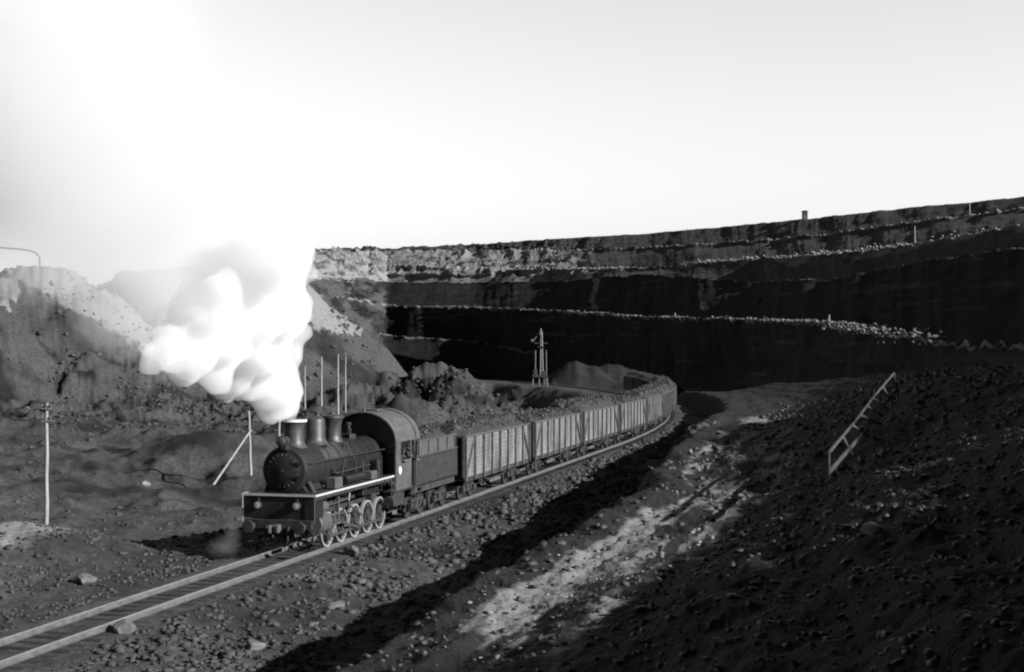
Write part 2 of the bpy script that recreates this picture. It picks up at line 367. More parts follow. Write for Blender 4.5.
# ------------------------------------------------------------------ benched pit walls: a loft through crest lines laid out in plan
# keys run from behind the camera on the right, round the pit, to the far left
KEY = ['e0', 'e1', 'e2', 'e3', 'e4', 1024, 925, 872, 827, 752, 640, 550, 478, 386, 345, 280, 200]
def pts(ext, lst):
    """ext: plan points outside the picture; lst: (px, y, depth) surveyed from the photograph"""
    out = [tuple(map(float, e)) for e in ext]
    px = [q[0] for q in lst][::-1]; yy = [q[1] for q in lst][::-1]; zz = [q[2] for q in lst][::-1]
    for k in KEY[5:]:
        y = np.interp(k, px, yy); z = np.interp(k, px, zz)
        out.append((gx(k, z), z, gz(k, y, z)))
    return np.array(out)
T0 = pts([(40, -160, 3), (36, -40, 3), (35, 26, 3), (36, 66, 2.6), (38, 110, 2.4)],
         [(1024, 378, 118), (925, 382, 165), (872, 388, 200), (827, 394, 235), (752, 398, 300), (640, 397, 385), (550, 391, 455), (478, 372, 520), (386, 352, 560), (345, 345, 520), (280, 345, 470), (200, 345, 430)])
B2 = pts([(41, -160, 5), (38, -40, 5), (37, 26, 5), (38, 66, 5), (41, 110, 4.6)],
         [(1024, 370, 124), (925, 366, 172), (872, 366, 207), (827, 366, 243), (752, 372, 312), (640, 368, 398), (550, 355, 475), (514, 347, 510), (443, 338, 565), (386, 336, 590), (345, 334, 560), (280, 330, 500), (200, 330, 450)])
B3 = pts([(46, -160, 6.5), (42, -40, 6.5), (41, 26, 6.5), (42, 66, 6.6), (46, 110, 6.8)],
         [(1024, 356, 142), (989, 355.5, 158), (925, 345, 190), (872, 334, 230), (827, 326, 270), (752, 322, 340), (640, 318.5, 430), (550, 312, 515), (478, 309, 575), (386, 307, 625), (345, 300, 585), (280, 298, 520), (200, 298, 470)])
D = pts([(52, -160, 28), (47, -14, 28), (51, 14, 25.0), (59, 64, 25.2), (92, 125, 24.5)],
        [(1024, 249, 300), (940, 259, 340), (865, 274, 375), (801, 286, 405), (752, 283, 450), (660, 273.6, 525), (596, 278, 580), (550, 282.5, 620), (478, 283, 675), (386, 283, 705), (345, 281, 640), (280, 281, 570), (200, 281, 510)])
C = pts([(84, -160, 31), (74, -40, 31), (80, 26, 32), (110, 120, 34), (135, 260, 36)],
        [(1024, 227, 360), (940, 242, 400), (850, 255, 450), (752, 260.5, 520), (640, 269.5, 590), (586, 271, 640), (478, 270, 710), (386, 267, 755), (345, 266, 700), (280, 266, 620), (200, 266, 550)])
B = pts([(100, -160, 44), (90, -40, 44), (98, 26, 45), (140, 160, 47), (171, 330, 48)],
        [(1024, 210, 420), (902, 225, 480), (790, 240, 545), (640, 248.6, 660), (586, 251, 710), (478, 252.5, 790), (386, 253, 840), (345, 253, 800), (280, 253, 700), (200, 255, 600)])
A = pts([(130, -160, 58), (124, -40, 58), (130, 26, 59), (180, 220, 60), (218, 420, 62)],
        [(1024, 197, 520), (975, 200.5, 548), (955, 202, 556), (907, 208, 585), (806, 219, 640), (660, 233, 745), (550, 239, 820), (443, 247, 900), (345, 250, 960), (280, 250, 900), (200, 252, 800)])
def inner(P, Q, f, dz): return np.stack([P[:, 0] + (Q[:, 0] - P[:, 0]) * f, P[:, 1] + (Q[:, 1] - P[:, 1]) * f, P[:, 2] + dz], -1)
def beyond(P, f, dz):
    c = np.array([-40., 150.]); v = P[:, :2] - c; v = v / np.linalg.norm(v, axis=1)[:, None]
    return np.stack([P[:, 0] + v[:, 0] * f, P[:, 1] + v[:, 1] * f, P[:, 2] + dz], -1)
deep = T0.copy(); deep[:, 2] -= 9; deep[:, 0] -= 2
#        points, rows to the next, face?, crest strength
LOFT = [(deep, 6, 1), (T0, 16, 1), (B2, 8, 0), (inner(B2, B3, .35, .3), 22, 1), (B3, 22, 0), (inner(B3, D, .58, .5), 30, 1),
        (D, 14, 0), (inner(D, C, .55, .8), 18, 1), (C, 10, 0), (inner(C, B, .30, 1.0), 18, 1), (B, 10, 0), (inner(B, A, .6, .8), 26, 1), (A, 8, 0), (beyond(A, 120, -1), 4, 0), (beyond(A, 3500, -6), 0, 0)]
NCOL = 1500
kpos = np.array([0, 1, 2, 2.6, 3.2, 4.0, 5, 5.7, 6.4, 7.8, 9.8, 11.6, 13.2, 15, 15.7, 16.7, 17.7]); kpos = kpos / kpos[-1]
uu = np.concatenate([np.linspace(0, kpos[4], 120)[:-1], np.linspace(kpos[4], 1, NCOL - 119)])
def curve(P):
    out = np.empty((NCOL, 3))
    for a in range(3):
        v = np.interp(uu, kpos, P[:, a])
        w = 9; kk = np.hanning(2 * w + 3)[1:-1]; kk /= kk.sum()
        vp = np.concatenate([np.full(w, v[0]), v, np.full(w, v[-1])]); out[:, a] = np.convolve(vp, kk, 'valid')
    return out
curves = [curve(P) for P, _, _ in LOFT]
along = np.concatenate([[0], np.cumsum(np.linalg.norm(np.diff(curves[4][:, :2], axis=0), axis=1))])
# wander of each bench edge
for i in range(2, 13):
    c = curves[i]; t = np.gradient(c[:, :2], axis=0); t /= np.linalg.norm(t, axis=1)[:, None]
    nrm = np.stack([-t[:, 1], t[:, 0]], -1)
    c[:, :2] += nrm * (2.6 * fbm(along / 26, along * 0 + i // 2, 4, 100 + i // 2))[:, None]
    c[:, 2] += 0.35 * fbm(along / 12, along * 0 + i, 4, 130 + i)
rows = []; face = []; crest = []; band = []
for i in range(len(LOFT) - 1):
    n = LOFT[i][1]
    for k in range(n):
        t = k / n
        rows.append(curves[i] * (1 - t) + curves[i + 1] * t)
        face.append((LOFT[i][2]) * math.sin(math.pi * t) ** .5 if 0 < t < 1 else 0.0)
        band.append(i + t)
rows.append(curves[-1]); face.append(0.0); band.append(len(LOFT) - 1)
W = np.array(rows); face = np.array(face)[:, None]; band = np.array(band)[:, None] + np.zeros((1, NCOL))
t = np.gradient(curves[6][:, :2], axis=0); t /= np.linalg.norm(t, axis=1)[:, None]
nrm = np.stack([-t[:, 1], t[:, 0]], -1)[None]
AL = along[None, :] + np.zeros_like(band)
gul = fbm(AL / 26.0 + W[:, :, 2] / 14, W[:, :, 2] / 16, 5, 150) * 2.6 + fbm(AL / 5 + W[:, :, 2] / 9, W[:, :, 2] / 6, 4, 155) * 0.8
PXC = 512 + F * W[:, :, 0] / np.maximum(W[:, :, 1], 40)
left_rough = sstep(640, 520, PXC) * (band > 7.5) + 1.2 * sstep(395, 370, PXC) * (band > 1)
near_ = sstep(20, 200, W[:, :, 1])
gul = gul + fbm(AL / 40, W[:, :, 2] / 1.3, 4, 195) * 1.3
W[:, :, 0:2] += nrm * (gul * face * (0.35 + 1.4 * np.clip(left_rough, 0, 1)))[:, :, None]
W[:, :, 2] += 0.35 * fbm(W[:, :, 0] / 5, W[:, :, 1] / 5, 4, 160) + 1.6 * left_rough * fbm(W[:, :, 0] / 9, W[:, :, 1] / 13, 4, 161, ridged=True) * (band < 12)
def near_crest(b, lo, hi): return np.clip(1 - np.where(band < b, (b - band) / lo, (band - b) / hi), 0, 1)
berm = near_crest(4, .10, .22) * .9 + near_crest(2, .1, .4) * .5 + near_crest(6, .05, .3) * .5 + near_crest(8, .1, .5) * .9 + near_crest(10, .1, .5) * .9
W[:, :, 2] += berm * (0.8 + 1.0 * fbm(AL / 2.5, AL * 0, 4, 170))
# soils of the wall, with some sunlight and haze put into the tone
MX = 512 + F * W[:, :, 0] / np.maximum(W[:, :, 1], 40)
pale = near_crest(4, .10, .16) * (0.62 + 0.3 * sstep(760, 860, MX)) * sstep(1150, 1000, MX)  # thin pale crest paints the sun caught on the bench edge
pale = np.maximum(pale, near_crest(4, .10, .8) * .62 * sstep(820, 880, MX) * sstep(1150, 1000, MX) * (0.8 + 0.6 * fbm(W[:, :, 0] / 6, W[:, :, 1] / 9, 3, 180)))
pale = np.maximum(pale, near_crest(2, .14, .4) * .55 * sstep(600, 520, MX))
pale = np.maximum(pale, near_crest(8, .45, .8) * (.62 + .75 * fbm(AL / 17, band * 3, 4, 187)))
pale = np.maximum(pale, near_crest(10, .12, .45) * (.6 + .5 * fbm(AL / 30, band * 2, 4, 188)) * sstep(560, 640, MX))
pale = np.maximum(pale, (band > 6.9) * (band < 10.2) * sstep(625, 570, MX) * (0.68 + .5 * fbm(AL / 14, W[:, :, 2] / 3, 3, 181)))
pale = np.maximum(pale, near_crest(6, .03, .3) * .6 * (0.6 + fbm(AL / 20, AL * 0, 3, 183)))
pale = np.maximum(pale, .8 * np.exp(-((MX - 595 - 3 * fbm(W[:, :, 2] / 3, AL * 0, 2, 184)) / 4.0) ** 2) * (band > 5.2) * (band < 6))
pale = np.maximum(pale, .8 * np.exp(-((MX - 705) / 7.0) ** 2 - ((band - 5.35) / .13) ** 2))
mid = np.where(band > 6.05, 0.6 + 0.35 * sstep(650, 760, MX) + 0.3 * fbm(AL / 25, W[:, :, 2] / 5, 4, 185), 0.10 + 0.75 * np.clip(fbm(AL / 45, W[:, :, 2] / 1.1, 5, 194) - .02, 0, 1))  # upper slopes lightened in colour as if lit
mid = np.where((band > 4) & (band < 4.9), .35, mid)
mid = np.maximum(mid, (0.55 + .5 * fbm(AL / 9, W[:, :, 2] / 3, 5, 192)) * sstep(398 + 12 * fbm(W[:, :, 2] / 4, AL / 20, 3, 193), 380, MX) * (band < 12))  # far corner painted paler on its sunlit side
mid = np.where(band > 10.9, 1.2 + .1 * fbm(AL / 40, W[:, :, 2] / 9, 3, 186), mid)  # skyline face painted paler to suggest haze over its shade
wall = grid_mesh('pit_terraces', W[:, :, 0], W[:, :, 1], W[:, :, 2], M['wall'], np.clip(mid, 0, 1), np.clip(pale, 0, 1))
tag(wall, kind='structure')

# ------------------------------------------------------------------ rocks
def rock_base(seed, sub=1):
    bm = bmesh.new(); bmesh.ops.create_icosphere(bm, subdivisions=sub, radius=1.0)
    r = random.Random(seed)
    dirs = [Vector((r.gauss(0, 1), r.gauss(0, 1), r.gauss(0, 1))).normalized() for _ in range(7)]
    cuts = [r.uniform(.35, .75) for _ in dirs]
    for v in bm.verts:
        for dv, c in zip(dirs, cuts):
            k = v.co.dot(dv)
            if k > c: v.co -= dv * (k - c)
        v.co *= r.uniform(.8, 1.2)
    bm.verts.index_update()
    V = np.array([v.co[:] for v in bm.verts]); Fc = np.array([[v.index for v in f.verts] for f in bm.faces]); bm.free()
    return V, Fc
bases = [rock_base(s) for s in range(8)]
def scatter(name, X, Y, Z, size, mat, mid=None):
    vs = []; fs = []; off = 0
    kind = nr.integers(0, len(bases), len(X))
    for k in range(len(bases)):
        i = np.where(kind == k)[0]
        if not len(i): continue
        V, Fc = bases[k]
        a = nr.uniform(0, 2 * np.pi, len(i)); sx = size[i] * nr.uniform(.7, 1.3, len(i)); sy = size[i] * nr.uniform(.7, 1.3, len(i)); sz = size[i] * nr.uniform(.35, .9, len(i))
        vx = V[None, :, 0] * sx[:, None]; vy = V[None, :, 1] * sy[:, None]; vz = V[None, :, 2] * sz[:, None]
        tl = nr.uniform(-.5, .5, len(i))[:, None]; vx, vz = vx * np.cos(tl) - vz * np.sin(tl), vx * np.sin(tl) + vz * np.cos(tl)
        x = vx * np.cos(a)[:, None] - vy * np.sin(a)[:, None] + X[i][:, None]
        y = vx * np.sin(a)[:, None] + vy * np.cos(a)[:, None] + Y[i][:, None]
        z = vz + Z[i][:, None] + size[i][:, None] * .12
        vs.append(np.stack([x, y, z], -1).reshape(-1, 3))
        fs.append((Fc[None] + (np.arange(len(i)) * len(V))[:, None, None]).reshape(-1, 3) + off); off += len(i) * len(V)
    V = np.concatenate(vs); Fc = np.concatenate(fs); nf = len(Fc)
    me = bpy.data.meshes.new(name); me.vertices.add(len(V)); me.vertices.foreach_set('co', V.astype(np.float32).ravel())
    me.loops.add(nf * 3); me.polygons.add(nf); me.loops.foreach_set('vertex_index', Fc.astype(np.int32).ravel())
    me.polygons.foreach_set('loop_start', (np.arange(nf) * 3).astype(np.int32)); me.update(calc_edges=True)
    me.materials.append(mat); o = bpy.data.objects.new(name, me); COL.objects.link(o); tag(o, kind='stuff'); return o
def sample(n, x0, x1, y0, y1, keep):
    Y = y0 * (y1 / y0) ** nr.random(n); X = nr.uniform(0, 1, n)
    lo = np.maximum(x0, -0.46 * Y); hi = np.minimum(x1, 0.46 * Y); X = lo + (hi - lo) * X
    d = track_d(X, Y); k = nr.random(n) < keep(X, Y, d); return X[k], Y[k], d[k]
def sizes(n, lo, hi, p=2.6): return lo + (hi - lo) * nr.random(n) ** p
X, Y, d = sample(150000, -30, 30, 22, 150, lambda X, Y, d: np.where((np.abs(d) > 1.75) & (d > -11) & (d < np.where(Y > 95, 5.0, 10.5)), 1.0, 0.0) * (0.35 + 0.65 * (fbm(X / 2, Y / 2, 2, 200) > -.1)))
o = scatter('rubble', X, Y, ground(X, Y), sizes(len(X), .025, .22, 4.5) * np.clip(.35 + Y / 75, .6, 1.6) * np.where(d < 0, .65, 1.0), M['rock'])
tag(o, 'loose rubble of broken grey rock on both sides of the rails', 'rubble')
X, Y, d = sample(45000, -6, 40, 8, 140, lambda X, Y, d: np.where(d > 17, 0.8, np.where(d > 12, .5, 0)))
o = scatter('coal_debris', X, Y, ground(X, Y), sizes(len(X), .02, .22, 5) * np.clip(.15 + Y / 60, .2, 1.5), M['coal'])
tag(o, 'dark lumps of coal strewn over the shaded slope at the right', 'debris')
X, Y, d = sample(5000, -6, 40, 9, 130, lambda X, Y, d: np.where(d > 12, 1.0, 0) * (fbm(X / 3, Y / 5, 3, 201) > .15))
o = scatter('pale_stones', X, Y, ground(X, Y), sizes(len(X), .03, .16, 3) * np.clip(Y / 45, .2, 1.4), M['palerock'])
tag(o, 'small pale stones scattered in the shaded slope', 'stones')
X = nr.uniform(-.7, .7, 900)
u = nr.uniform(0, 1, 2600); sx = nr.choice(np.arange(1460), 2600)
# crest rubble along the bench edges
X = nr.uniform(-125, 30, 60000); Y = 75 * (470 / 75) ** nr.random(60000); kk_ = (track_d(X, Y) < -13) & (X > -.4 * Y) & (fbm(X / 9, Y / 14, 4, 202) + nr.normal(0, .12, 60000) > .10); X = X[kk_]; Y = Y[kk_]
o = scatter('spoil_lumps', X, Y, ground(X, Y) - .05, sizes(len(X), .05, .32, 3) * np.clip(Y / 110, .7, 3.4), M['rock'])
tag(o, 'jagged lumps of spoil strewn over the pit floor and tips at the left', 'rubble')
sel = nr.integers(150, 1380, 9000); rr = nr.normal(0, 1, 9000)
kk_ = (fbm(along[sel] / 9, along[sel] * 0 + 5, 3, 191) + nr.normal(0, .2, 9000)) > .16; sel = sel[kk_]; rr = rr[kk_]; wd = 1.4 + 2.5 * sstep(270, 200, curves[4][sel, 1])
c3 = curves[4][sel]; xx = c3[:, 0] + rr * wd; yy = c3[:, 1] + nr.normal(0, 1, len(sel)) * wd
o = scatter('bench_edge_rubble', xx, yy, c3[:, 2] + .7, sizes(len(xx), .12, .6, 4), M['greyrock'])
tag(o, 'pale broken rock lying along the lit edge of the pit bench', 'rubble')
sel = nr.integers(150, 1100, 9000); sel = sel[fbm(along[sel] / 22, along[sel] * 0 + 3, 3, 190) + nr.normal(0, .15, 9000) > .02][:4500]; c3 = curves[8][sel]
o = scatter('upper_bench_rubble', c3[:, 0] + nr.normal(1, 4, len(sel)), c3[:, 1] + nr.normal(0, 3, len(sel)), c3[:, 2] + .5, sizes(len(sel), .15, .9, 4), M['palerock'])
tag(o, 'pale broken rock tipped along the upper pit bench', 'rubble')

def boulder(px, py, depth, size, mat, label, flat=.7, seed=1):
    bm = bmesh.new(); bmesh.ops.create_icosphere(bm, subdivisions=3, radius=1.0)
    r = random.Random(seed)
    dirs = [Vector((r.gauss(0, 1), r.gauss(0, 1), r.gauss(0, .8))).normalized() for _ in range(11)]; cuts = [r.uniform(.5, .8) for _ in dirs]
    for v in bm.verts:
        for dv, c in zip(dirs, cuts):
            k = v.co.dot(dv)
            if k > c: v.co -= dv * (k - c)
        v.co *= r.uniform(.97, 1.03); v.co.x *= size * 1.2; v.co.y *= size * .9; v.co.z *= size * flat
    x = gx(px, depth); z = float(ground(np.array([x]), np.array([depth]))[0])
    o = link('boulder', bm, mat); o.location = (x, depth, z + size * flat * .25); o.rotation_euler = (0, 0, r.uniform(0, 6))
    tag(o, label, 'boulder', 'boulders lying loose on the ground'); return o
for k, a in enumerate([
    (338, 508, 59.0, .0, 'greyrock', ''),
    (128, 640, 38.5, .42, 'greyrock', 'flat grey boulder in the rubble just right of the nearest rails'),
    (350, 549, 53.0, .40, 'greyrock', 'pale boulder beside the rail below the driving wheels of the locomotive'),
    (335, 592, 43.0, .33, 'greyrock', 'grey boulder in the rubble right of the locomotive front'),
    (255, 640, 37.5, .30, 'greyrock', 'small grey boulder next to the edge of the long shadow'),
    (88, 589, 46.5, .45, 'greyrock', 'broad flat boulder on the rubble left of the rails'),
    (895, 642, 13.5, .10, 'palerock', 'rounded white stone low on the dark slope at the right'),
    (871, 571, 20.0, .20, 'palerock', 'white jagged stone halfway down the dark slope'),
    (795, 516, 30.0, .10, 'palerock', 'small white stone on the dark slope below the wooden fence'),
    (183, 517, 74.0, .55, 'palerock', 'pale round boulder on the sand beyond the locomotive shadow'),
    (165, 527, 66.0, .22, 'palerock', 'small pale stone at the tip of the locomotive shadow'),
    (145, 436, 130.0, .5, 'palerock', 'white boulder out on the pit floor at the left'),
    (692, 610, 22.0, .16, 'palerock', 'thin pale slab on the dark ground right of the cart track'),
]):
    if a[3] > 0: boulder(a[0], a[1], a[2], a[3], M[a[4]], a[5], seed=50 + k)

# ------------------------------------------------------------------ railway track
tr = empty('railway_track', (P0.x, P0.y, 0)); inv = Matrix.Translation((-P0.x, -P0.y, 0))
tag(tr, 'single line of bright steel rails on dusty half-buried sleepers under the coal train', 'railway track')
def sweep(bm, prof, off, s0, s1, step):
    n = int((s1 - s0) / step) + 1; prev = None
    for i in range(n + 1):
        s = s0 + (s1 - s0) * i / n; x, y, h = track(s)
        wob = 0.012 * math.sin(s * .9) + .01 * math.sin(s * .37 + 2)
        ring = [bm.verts.new((x + (off + wob + a) * math.cos(h) - P0.x, y - (off + wob + a) * math.sin(h) - P0.y, b)) for a, b in prof]
        if prev:
            for k in range(len(prof)): bm.faces.new((prev[k], prev[(k + 1) % len(prof)], ring[(k + 1) % len(prof)], ring[k]))
        prev = ring
for off in (-.762, .762):
    bm = bmesh.new()
    sweep(bm, [(-.036, -.04), (-.036, -.005), (-.028, 0), (.028, 0), (.036, -.005), (.036, -.04)], off, -34, 290, 2.0)
    ro = link('rail', bm, M['rail'], tr)
    bm = bmesh.new()
    sweep(bm, [(-.065, -.165), (-.065, -.15), (-.009, -.13), (-.009, -.041), (.009, -.041), (.009, -.13), (.065, -.15), (.065, -.165)], off, -34, 290, 2.0)
    link('rail_web', bm, M['railside'], ro)
bm = bmesh.new(); box(bm, (0, 0, 0), (2.7, .25, .16), bev=.015); sl0 = link('sleeper', bm, M['sleeper'], tr)
far_bm = bmesh.new()
for i in range(470):
    s = -34 + i * .68 + rnd.uniform(-.04, .04); x, y, h = track(s)
    if i < 95:
        o = sl0 if i == 0 else sl0.copy()
        if i: COL.objects.link(o); o.parent = tr
        o.location = (x - P0.x + rnd.uniform(-.05, .05), y - P0.y, -.247 + rnd.uniform(-.02, .008)); o.rotation_euler = (0, 0, -h + rnd.uniform(-.03, .03))
    else:
        box(far_bm, (x - P0.x, y - P0.y, -.24), (2.7, .25, .16), rot=Matrix.Rotation(-h, 3, 'Z'))
o = link('sleeper_row', far_bm, M['sleeper'], tr); tag(o, kind='stuff')

# ------------------------------------------------------------------ steam locomotive (ten coupled wheels). local: X to the lit side, Y backwards, Z up
loco = empty('steam_locomotive', (P0.x, P0.y, 0), -TH)
tag(loco, 'black steam locomotive with white edged running board and white wheel rims heading the coal train', 'locomotive')
BZ = 3.02; BR = .84
bm = bmesh.new()
lathe(bm, [(BR - .06, -9.0), (BR - .06, -7.2), (BR, -7.1), (BR, -2.45), (BR - .02, -2.43)], (0, 0, BZ), 'Y', 48)
for yy in (3.0, 4.0, 5.0, 6.1, 7.0): lathe(bm, [(BR + .004, -yy - .03), (BR + .016, -yy - .03), (BR + .016, -yy + .03), (BR + .004, -yy + .03)], (0, 0, BZ), 'Y', 48)
boiler = link('boiler', bm, M['boilerp'], loco, 40)
bm = bmesh.new(); bx = []
box(bm, (0, 7.7, BZ - .75), (1.7, 2.6, 1.5), bev=.05); link('firebox', bm, M['black'], loco)
bm = bmesh.new()
lathe(bm, [(BR + .01, -2.44), (BR + .03, -2.4), (BR + .03, -.55), (BR - .0, -.5), (BR - .08, -.47), (0, -.46)], (0, 0, BZ), 'Y', 48)
for k in range(40):
    a = 2 * math.pi * k / 40; 
    for yy in (.62, 2.3): cyl(bm, ((BR + .02) * math.cos(a), yy, BZ + (BR + .02) * math.sin(a)), ((BR + .05) * math.cos(a), yy, BZ + (BR + .05) * math.sin(a)), .02, .02, 6)
sbx = link('smokebox', bm, M['smokebox'], loco, 40)
bm = bmesh.new()
lathe(bm, [(.66, -.46), (.66, -.42), (.5, -.36), (.2, -.31), (0, -.30)], (0, 0, BZ), 'Y', 40)
for k in range(2): box(bm, (.35, .36, BZ - .25 + k * .5), (.75, .05, .07))
cyl(bm, (0, .32, BZ), (0, .18, BZ), .05, .05, 10)
door = link('smokebox_door', bm, M['smokebox'], loco, 40)
bm = bmesh.new()
for k in range(20):
    a = 2 * math.pi * k / 20 + .08
    p0 = Vector((.40 * math.cos(a), .36, BZ + .40 * math.sin(a))); p1 = Vector((.60 * math.cos(a), .41, BZ + .60 * math.sin(a)))
    cyl(bm, p0, p1, .02, .028, 5)
link('door_ray', bm, M['grey'], door)
bm = bmesh.new()     # saddle flaring to the running board
for y0, y1 in ((.62, 2.3),):
    prof = [(-.80, 2.25), (-.62, 2.5), (-.55, 2.8), (.55, 2.8), (.62, 2.5), (.80, 2.25)]
    a = [bm.verts.new((x, y0, z)) for x, z in prof]; b = [bm.verts.new((x, y1, z)) for x, z in prof]
    bm.faces.new(a); bm.faces.new(b[::-1])
    for k in range(6): bm.faces.new((a[k], b[k], b[(k + 1) % 6], a[(k + 1) % 6]))
link('saddle', bm, M['smokebox'], loco)
bm = bmesh.new()     # chimney
lathe(bm, [(.52, 3.78), (.42, 3.9), (.37, 4.05), (.37, 4.62), (.40, 4.70), (.47, 4.74), (.47, 4.84), (.40, 4.86), (.33, 4.80), (.32, 4.3)], (0, 1.35, 0), 'Z', 32)
chim = link('chimney', bm, M['dome'], loco, 35)
bm = bmesh.new(); lathe(bm, [(.475, 4.745), (.482, 4.75), (.482, 4.83), (.475, 4.835)], (0, 1.35, 0), 'Z', 32); link('chimney_rim', bm, M['white'], chim, 35)
bm = bmesh.new()
lathe(bm, [(.55, 3.78), (.44, 3.92), (.40, 4.05), (.40, 4.62), (.37, 4.76), (.25, 4.86), (0, 4.90)], (0, 3.35, 0), 'Z', 32)
lathe(bm, [(.10, 4.86), (.10, 4.98), (.14, 5.0), (.14, 5.05), (0, 5.06)], (.1, 3.35, 0), 'Z', 14)
link('steam_dome', bm, M['dome'], loco, 35)
bm = bmesh.new()
lathe(bm, [(.44, 3.76), (.36, 3.9), (.34, 4.02), (.34, 4.42), (.41, 4.66), (.46, 4.72), (.46, 4.80), (.30, 4.84), (0, 4.86)], (0, 5.15, 0), 'Z', 28)
link('sand_dome', bm, M['dome'], loco, 35)
bm = bmesh.new()
cyl(bm, (.25, 6.4, 3.7), (.25, 6.4, 4.25), .05); cyl(bm, (-.25, 6.4, 3.7), (-.25, 6.4, 4.2), .06); cyl(bm, (0, 6.9, 3.8), (0, 6.9, 4.35), .07); cyl(bm, (0, 6.9, 4.35), (0, 6.9, 4.45), .11)
box(bm, (0, 6.65, 3.88), (.7, .5, .25), bev=.05)
link('safety_valve', bm, M['dull'], loco, 40)
bm = bmesh.new()     # cladding pipes and handrail, feed pipe and snifting valves
for sx in (1, -1):
    tube(bm, [(sx * .93, .75, BZ + .25), (sx * .95, 8.6, BZ + .25)], .022)
    for yy in (1.2, 2.8, 4.4, 6.0, 7.6): cyl(bm, (sx * .80, yy, BZ + .25), (sx * .95, yy, BZ + .25), .02)
    tube(bm, [(sx * .55, 5.2, 3.75), (sx * .86, 5.35, 3.1), (sx * .88, 5.5, 2.3)], .03)
    tube(bm, [(sx * .55, 5.0, 3.75), (sx * .86, 4.2, 3.1), (sx * .88, 3.9, 2.3)], .03)
    tube(bm, [(sx * .86, 8.4, 2.75), (sx * .92, 3.2, 2.7), (sx * .84, 2.9, 3.0)], .035)
    tube(bm, [(sx * .75, .9, 2.6), (sx * 1.05, 1.1, 1.9)], .10, 10)
link('pipework', bm, M['dull'], loco, 40)
bm = bmesh.new(); bm.from_mesh(boiler.data)
for yy in np.arange(2.9, 8.4, .32):
    for a in (.15, .55, .95, 1.35): cyl(bm, ((BR - .005) * math.cos(a), yy, BZ + (BR - .005) * math.sin(a)), ((BR + .015) * math.cos(a), yy, BZ + (BR + .015) * math.sin(a)), .014, .014, 5)
bm.to_mesh(boiler.data); bm.free()
bm = bmesh.new(); box(bm, (1.15, 2.5, 2.42), (.4, .7, .42), bev=.03); link('toolbox', bm, M['grey'], loco)
bm = bmesh.new(); box(bm, (1.15, 6.4, 2.38), (.35, .6, .34), bev=.03); link('toolbox', bm, M['grey'], loco)
bm = bmesh.new()
for yy in (1.0, 3.0, 5.2, 7.4): box(bm, (1.2, yy, 2.02), (.42, .05, .26)); box(bm, (-1.2, yy, 2.02), (.42, .05, .26))
box(bm, (1.36, 4.2, 2.06), (.04, 8.2, .14)); box(bm, (-1.36, 4.2, 2.06), (.04, 8.2, .14)); link('board_bracket', bm, M['dull'], loco)
bm = bmesh.new()
for zz in (1.3, 1.6, 1.9): box(bm, (1.34, 8.25, zz), (.2, .32, .03))
tube(bm, [(1.44, 8.1, 2.1), (1.44, 8.1, 1.2)], .018); tube(bm, [(1.44, 8.4, 2.1), (1.44, 8.4, 1.2)], .018); link('side_ladder', bm, M['grey'], loco)
bm = bmesh.new()     # reservoir and pump on the board
cyl(bm, (1.08, 3.6, 2.42), (1.08, 5.6, 2.42), .17, .17, 16); link('air_reservoir', bm, M['black'], loco, 40)
bm = bmesh.new(); cyl(bm, (1.12, 7.2, 2.25), (1.12, 7.2, 2.95), .16, .16, 14); cyl(bm, (1.12, 7.2, 2.5), (1.12, 7.2, 2.62), .2, .2, 14)
link('air_pump', bm, M['black'], loco, 40)
BW = 1.42; RB = 2.17
bm = bmesh.new()
box(bm, (0, .52, RB), (2 * BW, 1.04, .05))
for sx in (1, -1): box(bm, (sx * (BW - .33), 4.75, RB + .001), (.66, 7.4, .05))
board = link('running_board', bm, M['dull'], loco)
bm = bmesh.new()
for sx in (1, -1): box(bm, (sx * (BW + .012), 4.22, RB), (.02, 8.45, .075))
box(bm, (0, -.012, RB), (2 * BW + .045, .02, .075)); link('white_edge', bm, M['edge'], board)
bm = bmesh.new()     # front apron and side brackets
box(bm, (0, .08, 1.72), (2 * BW - .06, .05, .82)); box(bm, (BW - .08, .5, 1.72), (.05, .75, .8)); box(bm, (-BW + .08, .5, 1.72), (.05, .75, .8))
link('front_apron', bm, M['black'], loco)
bm = bmesh.new()
tube(bm, [(-BW + .02, -.03, 2.12), (-BW + .02, -.03, 1.2)], .022); link('grab_rail', bm, M['rim'], loco)
bm = bmesh.new(); tube(bm, [(BW - .02, -.03, 2.12), (BW - .02, -.03, 1.2)], .018); link('grab_rail', bm, M['grey'], loco)
for sx in (-.78, .72):
    bm = bmesh.new(); lathe(bm, [(.11, -.05), (.15, .0), (.15, .12), (.13, .15)], (sx, -.02, 1.80), 'Y', 18); box(bm, (sx, .0, 2.0), (.06, .06, .12)); l0 = link('lantern', bm, M['dull'], loco, 40)
    bm = bmesh.new(); lathe(bm, [(.125, .13), (.11, .16), (0, .18)], (sx, -.02, 1.80), 'Y', 18); link('lens', bm, M['lens'], l0, 50)
bm = bmesh.new()     # buffer beam, coupler, steps
box(bm, (0, .02, 1.12), (2.6, .14, .34), bev=.02); box(bm, (0, .3, 1.05), (1.1, .6, .3)); box(bm, (0, .4, .8), (.8, .4, .3))
beam = link('buffer_beam', bm, M['dull'], loco)
for sx in (-.98, .98):
    bm = bmesh.new(); cyl(bm, (sx, -.05, 1.06), (sx, -.4, 1.06), .10, .08, 14); lathe(bm, [(.2, .42), (.24, .44), (.22, .48), (0, .50)], (sx, 0, 1.06), 'Y', 22); link('buffer', bm, M['dull'], loco, 40)
